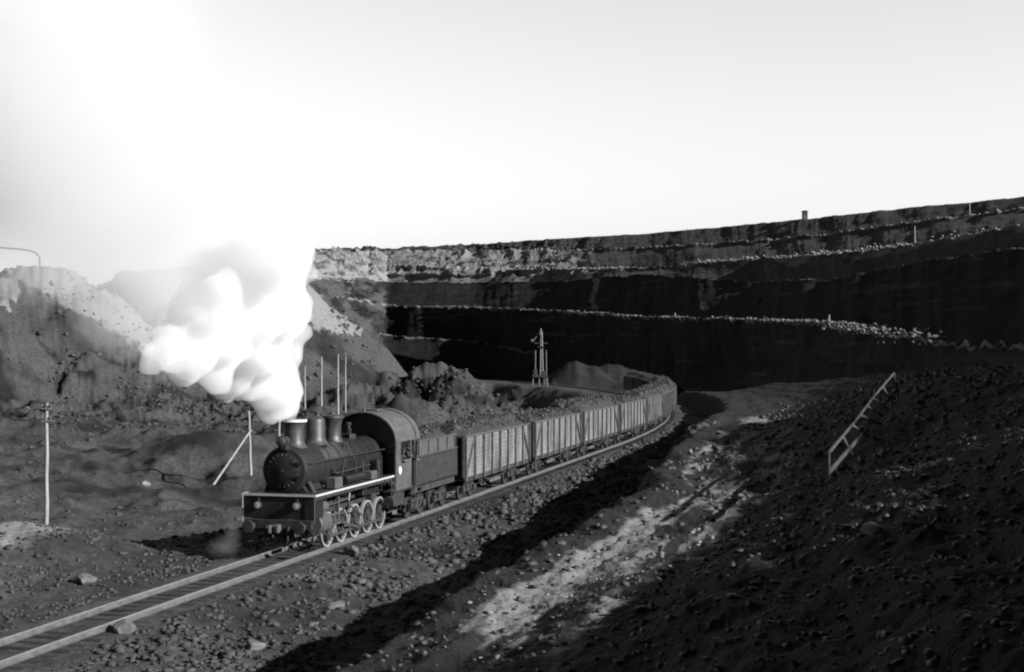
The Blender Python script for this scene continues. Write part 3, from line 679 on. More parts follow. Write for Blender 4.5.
bm = bmesh.new(); box(bm, (.0, -.22, 1.0), (.26, .42, .26), bev=.04); box(bm, (-.12, -.5, 1.0), (.12, .3, .3), bev=.03, rot=Matrix.Rotation(.3, 3, 'Z')); box(bm, (.16, -.45, 1.0), (.14, .2, .28), bev=.03); link('coupler', bm, M['grey'], loco)
bm = bmesh.new()
tube(bm, [(.42, -.06, 1.05), (.44, -.22, .85), (.46, -.24, .6), (.40, -.2, .45)], .035, 8); tube(bm, [(-.42, -.06, 1.05), (-.44, -.2, .8), (-.4, -.25, .5), (-.3, -.28, .4)], .035, 8); tube(bm, [(.2, -.05, .9), (.1, -.3, .55), (-.1, -.3, .52), (-.2, -.05, .8)], .03, 8)
link('brake_hose', bm, M['dull'], loco)
for sx in (1, -1):
    bm = bmesh.new()
    tube(bm, [(sx * 1.3, .1, 1.0), (sx * 1.3, .1, .4), (sx * 1.3, .5, .4)], .025); box(bm, (sx * 1.25, .28, .42), (.3, .36, .04)); box(bm, (sx * 1.25, .28, .75), (.3, .36, .04))
    link('footstep', bm, M['dull'], loco)
# headlight
bm = bmesh.new(); cyl(bm, (0, .25, 4.08), (0, .62, 4.08), .19, .17, 22); box(bm, (0, .45, 3.86), (.3, .3, .12)); lathe(bm, [(.21, -.30), (.21, -.24)], (0, 0, 4.08), 'Y', 22)
hl = link('headlight', bm, M['dull'], loco, 40); bm = bmesh.new(); lathe(bm, [(.17, -.245), (.15, -.225), (0, -.2)], (0, 0, 4.08), 'Y', 22); link('lens', bm, M['bronze'], hl, 50)
bm = bmesh.new(); box(bm, (.1, .44, 3.80), (.3, .02, .1), rot=None); link('number_plate', bm, M['grey'], loco)
# frames, cylinders, motion
bm = bmesh.new()
for sx in (.5, -.5): box(bm, (sx, 5.2, 1.0), (.05, 10.2, .75))
box(bm, (0, 8.6, 1.55), (1.5, 2.2, 1.1)); box(bm, (0, 5, 1.7), (.9, 6, .5)); link('frame', bm, M['dull'], loco)
for sx in (1, -1):
    bm = bmesh.new(); cyl(bm, (sx * 1.08, .75, 1.05), (sx * 1.08, 1.62, 1.05), .36, .36, 24); cyl(bm, (sx * 1.08, .68, 1.05), (sx * 1.08, .75, 1.05), .30, .34, 24); cyl(bm, (sx * 1.06, .7, 1.62), (sx * 1.06, 1.7, 1.62), .2, .2, 18)
    box(bm, (sx * .85, 1.2, 1.5), (.5, .8, 1.2), bev=.04); link('cylinder', bm, M['grey'], loco, 40)
AX = [2.55 + 1.43 * k for k in range(5)]; WR = .66
def wheel_mesh(r, sx, spokes, tyre_white=True):
    """returns (centre, rim) bmeshes around the origin, axis X"""
    b1 = bmesh.new(); b2 = bmesh.new()
    lathe(b2, [(r - .10, -.05), (r - .0, -.06), (r, .065), (r - .02, .07), (r - .105, .07)], (0, 0, 0), 'X', 44)
    for k in range(spokes):
        a = 2 * math.pi * k / spokes
        cyl(b1, (.01, .1 * math.cos(a), .1 * math.sin(a)), (.01, (r - .09) * math.cos(a), (r - .09) * math.sin(a)), .035, .028, 6)
    lathe(b1, [(.15, -.06), (.15, .09), (.09, .11), (0, .11)], (0, 0, 0), 'X', 18)
    return b1, b2
def open_ring(bm, r_in, r_out, x0, x1, n=44, cx=(0, 0, 0)):
    rings = []
    for r, x in ((r_in, x0), (r_out, x0), (r_out, x1), (r_in, x1)):
        rings.append([bm.verts.new((cx[0] + x, cx[1] + r * math.cos(2 * math.pi * k / n), cx[2] + r * math.sin(2 * math.pi * k / n))) for k in range(n)])
    for i in range(4):
        for k in range(n): bm.faces.new((rings[i][k], rings[i][(k + 1) % n], rings[(i + 1) % 4][(k + 1) % n], rings[(i + 1) % 4][k]))
    bmesh.ops.recalc_face_normals(bm, faces=bm.faces)
def make_wheel(parent, y, sx, r, spokes, white, z=None, xg=.80):
    w = bpy.data.objects.new('driving_wheel' if white else 'wheel', None)
    bm = bmesh.new()
    for k in range(spokes):
        a = 2 * math.pi * k / spokes + y
        cyl(bm, (0, .1 * math.cos(a), .1 * math.sin(a)), (0, (r - .08) * math.cos(a), (r - .08) * math.sin(a)), .036, .028, 6)
    cyl(bm, (-.05, 0, 0), (.10, 0, 0), .15, .13, 18)
    if spokes == 0: cyl(bm, (-.02, 0, 0), (.03, 0, 0), r - .06, r - .06, 24)
    bpy.data.objects.remove(w)
    w = link('driving_wheel' if white else 'wheel', bm, M['dull'], parent)
    w.location = (sx * xg, y, r if z is None else z); 
    if sx < 0: w.rotation_euler = (0, 0, math.pi)
    bm = bmesh.new(); open_ring(bm, r - .07, r, -.06, .06); link('tyre', bm, M['rim'] if white else M['dull'], w, 30)
    return w
for y in AX:
    for sx in (1, -1):
        w = make_wheel(loco, y, sx, WR, 13, True)
        bm = bmesh.new()   # counterweight
        seg = [(.03, (WR - .09) * math.cos(a), (WR - .09) * math.sin(a)) for a in np.linspace(.6, 2.2, 9)]
        f1 = [bm.verts.new(p) for p in seg]; f2 = [bm.verts.new((p[0] + .04, p[1], p[2])) for p in seg]
        bm.faces.new(f1); bm.faces.new(f2[::-1])
        for k in range(9): bm.faces.new((f1[k], f2[k], f2[(k + 1) % 9], f1[(k + 1) % 9]))
        link('counterweight', bm, M['dull'], w)
for sx in (1, -1):
    x = sx * .97; ang0 = -2.2; cy, cz = .3 * math.cos(ang0), .3 * math.sin(ang0)
    bm = bmesh.new()
    L = AX[4] - AX[0]; box(bm, (x, (AX[0] + AX[4]) / 2 + cy, WR + cz), (.05, L + .2, .11), bev=.01)
    for y in AX: cyl(bm, (x - .06 * sx, y + cy, WR + cz), (x + .05 * sx, y + cy, WR + cz), .11, .11, 14)
    link('coupling_rod', bm, M['bronze'], loco, 40)
    bm = bmesh.new(); p0 = Vector((x + sx * .09, 2.55, 1.05)); p1 = Vector((x + sx * .09, AX[2] + cy, WR + cz)); dv = (p1 - p0)
    a = math.atan2(dv.z, dv.y); box(bm, tuple((p0 + p1) / 2), (.05, dv.length, .10), rot=Matrix.Rotation(a, 3, 'X'), bev=.01)
    cyl(bm, (p1.x - .05, p1.y, p1.z), (p1.x + .05, p1.y, p1.z), .14, .14, 14); cyl(bm, (sx * 1.08, 1.6, 1.05), (sx * 1.08, 2.5, 1.05), .035, .035, 8); box(bm, (sx * 1.08, 2.55, 1.05), (.14, .3, .26)); link('connecting_rod', bm, M['bronze'], loco, 40)
    bm = bmesh.new(); box(bm, (sx * 1.1, 2.4, 1.24), (.1, 1.5, .06)); box(bm, (sx * 1.1, 2.4, .86), (.1, 1.5, .06)); box(bm, (sx * 1.0, 3.2, 1.5), (.12, .1, 1.1)); link('crosshead_guide', bm, M['grey'], loco)
    bm = bmesh.new(); xx = sx * 1.12   # valve gear: expansion link, eccentric rod, radius rod
    tube(bm, [(xx, AX[2] + .25, WR + .15), (xx, 4.1, 1.42)], .035, 6); tube(bm, [(xx, 4.1, 1.3), (xx, 4.0, 1.6), (xx, 4.1, 1.95)], .06, 6); tube(bm, [(xx, 4.05, 1.68), (xx, 1.8, 1.62)], .03, 6); tube(bm, [(xx, 2.5, 1.66), (xx, 2.6, .95)], .03, 6); tube(bm, [(xx, 4.1, 1.95), (xx, 7.6, 2.05)], .025, 6)
    link('valve_gear', bm, M['bronze'], loco, 40)
    bm = bmesh.new()
    for y in AX: box(bm, (sx * .8, y + .715, .55), (.1, .08, .5), bev=.02)
    link('brake_shoe', bm, M['dull'], loco)
# cab
CY0, CY1 = 8.5, 11.0; CH = 1.48
def arch(n=18, w=CH, z0=3.55, z1=4.78):
    return [(w * math.sin(a), z0 + (z1 - z0) * math.cos(a)) for a in np.linspace(-math.pi / 2, math.pi / 2, n)]
for sx in (-1, 1):
    bm = bmesh.new()
    def side(y0, y1, z0, z1): box(bm, (sx * (CH - .02), (y0 + y1) / 2, (z0 + z1) / 2), (.05, y1 - y0, z1 - z0))
    side(CY0, CY1 - .55, 1.55, 2.75); side(CY0, CY0 + .62, 2.75, 3.60); side(CY1 - .62, CY1 - .55, 2.75, 3.60); side(CY1 - .55, CY1 - .50, 1.55, 3.6); side(CY1 - .1, CY1, 1.5, 3.6)
    side_w = link('cab_side', bm, M['grey'], loco)
bm = bmesh.new()     # front sheet under the arch, with a gap for the boiler backhead
ar = arch(w=CH - .03, z1=4.74)
v = [bm.verts.new((x, CY0 + .55, z)) for x, z in ar] + [bm.verts.new((CH - .03, CY0 + .55, 2.2)), bm.verts.new((-CH + .03, CY0 + .55, 2.2))]
f = bm.faces.new(v); ext = bmesh.ops.extrude_face_region(bm, geom=[f]); bmesh.ops.translate(bm, vec=(0, .04, 0), verts=[q for q in ext['geom'] if isinstance(q, bmesh.types.BMVert)]); bmesh.ops.recalc_face_normals(bm, faces=bm.faces)
cf = link('cab_front', bm, M['black'], loco)
for sx in (1, -1):
    bm = bmesh.new(); box(bm, (sx * 1.13, CY0 + .54, 3.35), (.34, .02, .55)); link('front_window', bm, M['glass'], cf)
def roof_mesh(y0, y1, grow, mat, name, th=.05):
    bm = bmesh.new(); o_ = arch(w=CH + grow, z1=4.80 + grow); i_ = arch(w=CH + grow - th, z1=4.80 + grow - th)
    R4 = [[bm.verts.new((x, y, z)) for x, z in pr] for y in (y0, y1) for pr in (o_, i_)]
    n = len(o_)
    for k in range(n - 1):
        bm.faces.new((R4[0][k], R4[0][k + 1], R4[2][k + 1], R4[2][k])); bm.faces.new((R4[1][k], R4[3][k], R4[3][k + 1], R4[1][k + 1]))
        bm.faces.new((R4[0][k], R4[1][k], R4[1][k + 1], R4[0][k + 1])); bm.faces.new((R4[2][k], R4[2][k + 1], R4[3][k + 1], R4[3][k]))
    for k in (0, n - 1): bm.faces.new((R4[0][k], R4[2][k], R4[3][k], R4[1][k]))
    bmesh.ops.recalc_face_normals(bm, faces=bm.faces)
    return link(name, bm, mat, loco, 40)
rf = roof_mesh(CY0 - .02, CY1 + .05, .02, M['roofm'], 'cab_roof')
bm_o = roof_mesh(CY1 + .0, CY1 + .5, .06, M['roofm'], 'roof_canopy')
bm = bmesh.new(); cyl(bm, (0, CY0 + .2, 4.76), (0, CY0 + .2, 5.0), .05); box(bm, (0, CY0 + 1.2, 4.84), (.7, .7, .1), bev=.02); link('roof_vent', bm, M['grey'], rf)
bm = bmesh.new(); box(bm, (0, 10, 1.5), (2.9, 3.0, .08)); 
for sx in (1, -1):
    box(bm, (sx * 1.4, CY1 - .3, .5), (.2, .45, .04)); box(bm, (sx * 1.4, CY1 - .3, .85), (.2, .45, .04)); box(bm, (sx * 1.4, CY1 - .3, 1.2), (.2, .45, .04)); tube(bm, [(sx * 1.49, CY1 - .53, .5), (sx * 1.49, CY1 - .53, 1.5)], .02); tube(bm, [(sx * 1.49, CY1 - .08, .5), (sx * 1.49, CY1 - .08, 3.0)], .02)
    box(bm, (sx * 1.1, 9.3, 1.15), (.5, 1.3, .6), bev=.03)
link('cab_floor', bm, M['dull'], loco)
bm = bmesh.new(); box(bm, (0, 9.3, 2.5), (1.5, .3, 1.5), bev=.05); link('backhead', bm, M['black'], loco)
bm = bmesh.new(); lathe(bm, [(.02, 0), (.17, 0), (.17, .02), (.12, .03), (0, .035)], (CH + .006, CY0 + .5, 2.35), 'X', 20); link('emblem_plate', bm, M['white'], side_w)

# ------------------------------------------------------------------ bogie, tender
def make_bogie(parent, y, wb=1.85, r=.475):
    bg_ = bmesh.new()
    for sx in (1, -1):
        x = sx * .98
        box(bg_, (x, y, .78), (.1, wb * .9, .10), bev=.01)
        tube(bg_, [(x, y - wb * .45, .80), (x, y - .35, .42), (x, y + .35, .42), (x, y + wb * .45, .80)], .05, 6)
        for s in (-1, 1): box(bg_, (x + sx * .02, y + s * wb / 2, .52), (.18, .28, .30), bev=.03)
        for k in (-.14, 0, .14): cyl(bg_, (x, y + k, .45), (x, y + k, .75), .05, .05, 8)
    box(bg_, (0, y, .72), (1.9, .4, .2)); b = link('bogie', bg_, M['frame'], parent)
    for s in (-1, 1):
        for sx in (1, -1): make_wheel(b, y + s * wb / 2, sx, r, 0, False)
    return b
def heap(name, w, l, z, h, parent, mat, seed, y0):
    nx, ny = 26, int(l / .16)
    xs = np.linspace(-w / 2, w / 2, nx); ys = np.linspace(y0, y0 + l, ny); XX, YY = np.meshgrid(xs, ys)
    e = np.minimum(1, (1 - np.abs(XX) / (w / 2)) * 2.0) ; e2 = np.minimum(1, np.minimum(YY - y0, y0 + l - YY) / .9)
    ZZ = z - .12 + h * (e * e2) ** .6 * (1 + .30 * fbm(XX / 1.1, YY / 2.0, 3, seed)) + .13 * fbm(XX / .3, YY / .3, 3, seed + 2)
    bm = bmesh.new(); vs = [[bm.verts.new((XX[i, j], YY[i, j], ZZ[i, j])) for j in range(nx)] for i in range(ny)]
    for i in range(ny - 1):
        for j in range(nx - 1): bm.faces.new((vs[i][j], vs[i][j + 1], vs[i + 1][j + 1], vs[i + 1][j]))
    r = random.Random(seed)
    for _ in range(int(l * 14)):
        j = r.randrange(2, nx - 2); i = r.randrange(2, ny - 2); s = r.uniform(.04, .13)
        ret = bmesh.ops.create_icosphere(bm, subdivisions=1, radius=s)
        for q in ret['verts']: q.co = Vector((q.co.x * r.uniform(.7, 1.3), q.co.y * r.uniform(.7, 1.3), q.co.z * r.uniform(.6, 1.1)))
        bmesh.ops.translate(bm, vec=(XX[i, j], YY[i, j], ZZ[i, j] + .02), verts=ret['verts'])
    return link(name, bm, mat, parent)
def place(o, s):
    x, y, h = track(s); o.location = (x, y, 0); o.rotation_euler = (0, 0, -h)
tender = empty('locomotive_tender'); tag(tender, 'dark riveted tender heaped with coal coupled between the locomotive cab and the first wagon', 'tender')
TW = 1.45
bm = bmesh.new(); box(bm, (0, 3.15, 2.10), (2 * TW, 6.1, 1.3), bev=.05)
for k in range(52):
    for zz in (1.52, 2.68): 
        for sx in (1, -1): cyl(bm, (sx * TW, .25 + k * .113, zz), (sx * (TW + .015), .25 + k * .113, zz), .016, .016, 5)
tank = link('tank', bm, M['dull'], tender)
bm = bmesh.new()
for sx in (1, -1):
    box(bm, (sx * (TW - .10), 3.2, 3.06), (.05, 5.6, .68)); box(bm, (sx * (TW - .02), 3.15, 2.78), (.06, 6.1, .05))
    for yy in (.5, 1.9, 3.3, 4.7, 5.9): box(bm, (sx * (TW - .05), yy, 3.06), (.06, .06, .64))
    box(bm, (sx * (TW - .08), 3.2, 3.41), (.1, 5.65, .05))
box(bm, (0, .45, 3.0), (2.6, .05, .9)); box(bm, (0, 5.95, 3.0), (2.6, .05, .66)); link('coal_bunker', bm, M['grey'], tender)
bm = bmesh.new()
for sx in (1, -1): box(bm, (sx * 1.2, 3.15, 1.28), (.14, 6.2, .30)); box(bm, (sx * 1.38, .1, .8), (.2, .35, .04)); box(bm, (sx * 1.38, .1, .5), (.2, .35, .04))
box(bm, (0, 3.15, 1.32), (1.8, 6.2, .2)); box(bm, (0, 6.35, 1.05), (.28, .5, .26)); tube(bm, [(TW - .05, 6.15, 1.4), (TW - .05, 6.15, 3.2)], .02)
box(bm, (TW + .03, .9, 1.36), (.02, .5, .12)); link('frame', bm, M['frame'], tender)
for y in (1.45, 4.85): make_bogie(tender, y, 1.8, .5)
heap('coal_load', 2.55, 5.3, 3.35, .55, tender, M['coal'], 310, .55)
place(tender, 11.25)

# ------------------------------------------------------------------ gondola wagons
def make_wagon(seed=1):
    w = empty('coal_wagon'); L = 12.9; HW = 1.50; z0, z1 = 1.20, 3.15
    bm = bmesh.new(); nb = 9
    for sx in (1, -1):
        for k in range(nb): 
            h = (z1 - z0) / nb; box(bm, (sx * (HW - .06) + rnd.uniform(-.006, .006), L / 2, z0 + h * (k + .5)), (.05, L - .06, h - .012))
    link('side_boards', bm, M['board'], w)
    bm = bmesh.new(); 
    for y in (.03, L - .03):
        for k in range(nb): h = (z1 - z0) / nb; box(bm, (0, y, z0 + h * (k + .5)), (2 * HW - .16, .05, h - .012))
    link('end_boards', bm, M['frame'], w)
    bm = bmesh.new()
    for sx in (1, -1):
        for k in range(9):
            y = .06 + (L - .12) * k / 8
            box(bm, (sx * (HW + .015), y, (z0 + z1) / 2), (.10, .13 if k not in (4,) else .2, z1 - z0), bev=.008)
            box(bm, (sx * (HW + .0), y, z0 - .08), (.12, .2, .18))
        box(bm, (sx * (HW - .03), L / 2, z1 + .04), (.13, L, .09), bev=.01)
        for k in (0, 7):       # diagonal braces at the ends
            ya = .06 + (L - .12) * k / 8; yb = ya + (L - .12) / 8
            p0 = Vector((sx * (HW + .01), ya if k else yb, z1)); p1 = Vector((sx * (HW + .01), yb if k else ya, z0)); dv = p1 - p0
            box(bm, tuple((p0 + p1) / 2), (.06, dv.length, .07), rot=Matrix.Rotation(math.atan2(dv.z, dv.y), 3, 'X'))
    for y in (-.03, L + .03):
        for x in (-HW + .1, -.5, .5, HW - .1): box(bm, (x, y, (z0 + z1) / 2), (.1, .09, z1 - z0))
        box(bm, (0, y, z1 + .04), (2 * HW, .1, .09))
    link('posts', bm, M['post'], w)
    bm = bmesh.new()
    box(bm, (0, L / 2, z0 - .05), (2 * HW - .1, L, .08)); box(bm, (0, L / 2, z0 - .22), (.5, L, .3))
    for sx in (1, -1): box(bm, (sx * (HW - .08), L / 2, z0 - .13), (.08, L, .2))
    for y in (-.3, L + .3): box(bm, (0, y, 1.02), (.26, .6, .26), bev=.03)
    for sx in (1, -1):
        tube(bm, [(sx * 1.35, .2, z0 - .1), (sx * 1.35, .2, .55), (sx * 1.35, .6, .55), (sx * 1.35, .6, z0 - .1)], .02)
        tube(bm, [(sx * 1.2, 3.2, z0 - .2), (sx * 1.2, 5.2, .72), (sx * 1.2, 7.7, .72), (sx * 1.2, 9.7, z0 - .2)], .035)
    cyl(bm, (.5, 5.2, .85), (.5, 6.1, .85), .2, .2, 14); box(bm, (-.6, 7.0, .8), (.4, .7, .3)); link('underframe', bm, M['frame'], w)
    for y in (2.15, L - 2.15): make_bogie(w, y)
    heap('coal_load', 2 * HW - .18, L - .12, z1, (.65, .42, .8)[seed - 1], w, M['coal'], 400 + seed, .06)
    return w
ORD = ['first', 'second', 'third', 'fourth', 'fifth', 'sixth', 'seventh', 'eighth', 'ninth', 'tenth', 'eleventh', 'twelfth', 'thirteenth', 'fourteenth']
wsrc = [make_wagon(1), make_wagon(2), make_wagon(3)]
for i in range(12):
    w = wsrc[i] if i < 3 else copy_tree(wsrc[(i * 2 + 1) % 3])
    place(w, 18.6 + i * 13.9 + (0.3 if i else 0))
    x, y, h = track(18.6 + i * 13.9 + 6.5); x0, y0, _ = track(18.6 + i * 13.9)
    w.rotation_euler = (0, 0, -h)
    lab = 'high sided plank coal wagon, %s behind the tender' % ORD[i] if i < 5 else 'high sided plank coal wagon far along the bend, %s behind the tender' % ORD[i]
    tag(w, lab, 'wagon', 'loaded coal wagons of the train')

# ------------------------------------------------------------------ people in the cab
def person(loc, rz, pose, label, shirt, cap=True):
    """pose: dict joint -> (x,y,z); local +Y is the way the figure faces"""
    me = bpy.data.meshes.new('person')
    J = pose; names = list(J); V = [J[n] for n in names]; ix = {n: i for i, n in enumerate(names)}
    E = [('pelvis', 'chest'), ('chest', 'neck'), ('neck', 'head'), ('chest', 'shl'), ('chest', 'shr'), ('shl', 'ell'), ('ell', 'wrl'), ('shr', 'elr'), ('elr', 'wrr'),
         ('pelvis', 'hpl'), ('pelvis', 'hpr'), ('hpl', 'knl'), ('knl', 'anl'), ('hpr', 'knr'), ('knr', 'anr'), ('anl', 'tol'), ('anr', 'tor')]
    me.from_pydata(V, [(ix[a], ix[b]) for a, b in E], [])
    o = bpy.data.objects.new('person', me); COL.objects.link(o)
    o.modifiers.new('skin', 'SKIN')
    rad_ = dict(pelvis=.16, chest=.17, neck=.065, head=.06, shl=.085, shr=.085, ell=.055, elr=.055, wrl=.036, wrr=.036, hpl=.11, hpr=.11, knl=.075, knr=.075, anl=.05, anr=.05, tol=.045, tor=.045)
    for n in names: me.skin_vertices[0].data[ix[n]].radius = (rad_[n], rad_[n]); me.skin_vertices[0].data[ix[n]].use_root = (n == 'pelvis')
    sb = o.modifiers.new('sub', 'SUBSURF'); sb.levels = 2; sb.render_levels = 2
    me.materials.append(shirt); o.location = loc; o.rotation_euler = (0, 0, rz)
    hd = Vector(J['head']) + Vector((0, .01, .10))
    bm = bmesh.new(); bmesh.ops.create_uvsphere(bm, u_segments=20, v_segments=14, radius=1)
    for v in bm.verts:
        x, y, z = v.co; jaw = 1 - .22 * max(0, -z); v.co = Vector((x * .078 * jaw, y * .095 * jaw, z * .118))
    bmesh.ops.translate(bm, vec=hd, verts=bm.verts)
    box(bm, tuple(hd + Vector((0, .105, -.005))), (.022, .035, .04), bev=.008)      # nose
    for s in (-1, 1): box(bm, tuple(hd + Vector((s * .08, 0, 0))), (.018, .04, .06), bev=.007)   # ears
    box(bm, tuple(hd + Vector((0, .088, -.055))), (.045, .02, .012), bev=.003)
    link('head', bm, M['skin'], o, 60)
    if cap:
        bm = bmesh.new(); lathe(bm, [(.088, .02), (.10, .05), (.10, .10), (.07, .13), (0, .135)], tuple(hd), 'Z', 18); box(bm, tuple(hd + Vector((0, .12, .03))), (.13, .09, .015), bev=.004); link('cap', bm, M['cloth'], o, 40)
    for s, e, wr in (('l', 'ell', 'wrl'), ('r', 'elr', 'wrr')):
        W_ = Vector(J[wr]); dv = (W_ - Vector(J[e])).normalized(); sd = dv.cross(Vector((0, 0, 1))).normalized(); up = sd.cross(dv)
        bm = bmesh.new(); cyl(bm, W_, W_ + dv * .09, .03, .04, 8)
        for k in range(4):
            b0 = W_ + dv * .085 + sd * (k - 1.5) * .02; L = (.065, .078, .074, .058)[k]
            tube(bm, [b0, b0 + dv * L * .55, b0 + dv * L * .85 - up * L * .45], .0095, 6)
        th = W_ + dv * .03 + sd * .035; tube(bm, [th, th + dv * .035 + sd * .025, th + dv * .06 + sd * .02 - up * .02], .011, 6)
        link('hand', bm, M['skin'], o, 60)
    tag(o, label, 'person'); return o
stand = dict(pelvis=(0, 0, .95), chest=(0, .02, 1.32), neck=(0, .04, 1.50), head=(0, .06, 1.58), shl=(-.19, .02, 1.42), shr=(.19, .02, 1.42), ell=(-.24, .16, 1.17), wrl=(-.16, .38, 1.16), elr=(.26, .10, 1.15), wrr=(.22, .32, 1.14),
             hpl=(-.1, 0, .9), hpr=(.1, 0, .9), knl=(-.11, .03, .5), knr=(.11, .03, .5), anl=(-.11, 0, .09), anr=(.11, 0, .09), tol=(-.12, .16, .05), tor=(.12, .16, .05))
def loc_on(root, s_par, x, y, z):
    m = Matrix.Translation(root.location) @ Matrix.Rotation(root.rotation_euler.z, 4, 'Z'); return tuple(m @ Vector((x, y, z)))
lean = dict(stand); lean.update(chest=(0, .16, 1.30), neck=(0, .30, 1.45), head=(0, .36, 1.52), shl=(-.19, .24, 1.38), shr=(.19, .24, 1.38), ell=(-.24, .34, 1.16), wrl=(-.10, .50, 1.20), elr=(.24, .34, 1.16), wrr=(.10, .50, 1.20))
person(loc_on(loco, 0, 1.16, 9.55, 1.54), -TH - math.pi / 2 - .5, lean, 'driver in a dark cap and jacket leaning out of the side window of the cab', M['cloth'])
stp = dict(stand); stp.update(elr=(.30, .12, 1.18), wrr=(.34, .32, 1.30))
person(loc_on(loco, 0, 1.22, 10.72, 1.54), -TH - math.pi / 2 - .2, stp, 'fireman in dark clothes standing in the doorway of the cab by the tender', M['cloth'])

# ------------------------------------------------------------------ poles
def at(px, py, depth=None): return gx(px, depth), depth, gz(px, py, depth)
def floor_z(x, y): return float(ground(np.array([x]), np.array([y]))[0])
def pole(px, ytop, depth, label, arms=0, r=.11, group='telegraph poles standing on the pit floor', mat=None, lean=0.0, cat='pole', name='telegraph_pole', base=None):
    x = gx(px, depth); zt = gz(px, ytop, depth); zb = floor_z(x, depth) if base is None else base
    o = empty(name, (x, depth, zb)); h = zt - zb
    bm = bmesh.new(); n = 8; lastp = Vector((0, 0, -.6))
    for k in range(1, n + 1):
        t = k / n; p = Vector((lean * h * t + .02 * math.sin(k * 2.1 + px), 0.01 * math.sin(k * 1.7), h * t)); cyl(bm, lastp, p, r * (1.15 - .4 * (k - 1) / n), r * (1.15 - .4 * t), 9); lastp = p
    link('post', bm, mat or M['wood'], o, 50)
    for k in range(arms):
        z = h - .35 - .75 * k
        bm = bmesh.new(); box(bm, (lean * h + .1 * k, -.12, z), (.62 + .2 * k, .07, .08)); ca = link('crossarm', bm, M['greywood'], o)
        bm = bmesh.new()
        for s in (-.26, .26): lathe(bm, [(.03, 0), (.03, .10), (.07, .12), (.07, .18), (.04, .24), (0, .25)], (lean * h + s, -.12, z + .05), 'Z', 10)
        link('insulator', bm, M['grey'], ca, 40)
    tag(o, label, cat, group); return o
pole(47, 403, 88, 'tall pale pole with short crossarms standing alone at the far left', 2, .13)
pole(305, 366, 196, 'pale pole partly veiled by the steam, left of the three poles behind the locomotive', 0, .12)
pole(321.5, 357, 190, 'pale pole directly behind the dome of the locomotive', 0, .13)
pole(338, 354, 186, 'pale pole in the middle of the group behind the locomotive boiler', 0, .13)
pole(345.5, 353, 215, 'pale pole with a small bracket, rightmost behind the locomotive', 1, .12)
pp = pole(251, 411, 132, 'braced pale pole with a slanting strut standing beside the smokebox front', 0, .13, lean=-.03)
bm = bmesh.new(); m0 = Vector((gx(214, 127), 127, floor_z(gx(214, 127), 127))) - Vector(pp.location); m1 = Vector((gx(251, 131.8), 131.8, gz(0, 430, 131.8))) - Vector(pp.location)
cyl(bm, m0 + (m0 - m1) * .1, m1, .11, .09, 9); link('strut', bm, M['wood'], pp, 50)
pole(279.5, 417, 66, 'thin pale stake rising beside the chimney of the locomotive', 0, .07)
def crest_z(px, C_):
    q = 512 + F * C_[:, 0] / np.maximum(C_[:, 1], 40); i = np.where(C_[:, 1] > 100)[0]; j = i[np.argmin(np.abs(q[i] - px))]; return C_[j]
for px, yt, C_, lab in ((970, 203, curves[10], 'pole on the upper bench below the skyline at the right'), (915, 226, curves[8], 'short post on the pale upper bench'), (829, 315, curves[4], 'post on the middle bench where the pale edge widens'), (675, 313, curves[4], 'small post on the middle bench in front of the black wall'), (687, 228, curves[12], 'short post on the skyline plateau')):
    c = crest_z(px, C_); pole(px, yt, c[1] + 1.5, lab, 0, .22, 'posts on the pit benches', base=c[2] - .2)

# hut on the skyline
c = crest_z(805, curves[12]); h0 = empty('hut', (gx(805, c[1] + 2), c[1] + 2, c[2] - .4)); tag(h0, 'small dark hut standing alone on the skyline of the pit', 'hut')
bm = bmesh.new(); box(bm, (0, 0, 2.0), (2.2, 2.2, 4.0)); link('wall', bm, M['frame'], h0)
bm = bmesh.new(); box(bm, (0, 0, 4.1), (2.8, 2.8, .25)); box(bm, (0, 0, 4.35), (1.6, 1.6, .3)); link('roof', bm, M['grey'], h0)
bm = bmesh.new(); box(bm, (0, -1.11, 1.2), (.9, .04, 2.0)); link('door', bm, M['greywood'], h0)

# wooden fence on the dark slope
fx = [(830, 473), (841, 458), (849, 447), (858, 438), (872, 415), (895, 390)]
tops = [(832, 450), (852, 430), (858, 420), (873, 402), (893, 374)]
fd = [37, 41, 44, 50, 60]
fr = empty('wooden_fence', (gx(852, 44), 44, floor_z(gx(852, 44), 44))); tag(fr, 'tilted grey wooden fence of long rails and short posts on the dark slope', 'fence')
base = Vector(fr.location)
def wp(px, py, Z): return Vector((gx(px, Z), Z, gz(px, py, Z))) - base
def ray_ground(px, py):
    Zs = np.arange(12, 140, .25); g_ = ground(gx(px, Zs), Zs); r_ = gz(px, py, Zs); i = np.where(g_ > r_ - .5)[0]
    return float(Zs[i[0]]) if len(i) else 60.0
zf = [ray_ground(829, 476), ray_ground(869, 430), ray_ground(884, 408), ray_ground(897, 396)]
for i in (1, 2, 3): zf[i] = min(max(zf[i], zf[i - 1] + 3), zf[i - 1] + 14)
L0 = [wp(829, 472, zf[0]), wp(869, 426, zf[1]), wp(884, 404, zf[2]), wp(897, 390, zf[3])]
U0 = [wp(829, 452, zf[0]), wp(856, 420, zf[1] - 1), wp(874, 396, zf[2] - 1), wp(894, 373, zf[3])]
def plank(bm, a, b, w, t):
    d_ = b - a; q = d_.to_track_quat('Y', 'Z').to_matrix(); box(bm, tuple((a + b) / 2), (t, d_.length, w), rot=q)
for nm, PL, w in (('lower_rail', L0, .13), ('upper_rail', U0, .08)):
    bm = bmesh.new()
    for a, b in zip(PL[:-1], PL[1:]): plank(bm, a, b, w, .05)
    link(nm, bm, M['fencewood'], fr)
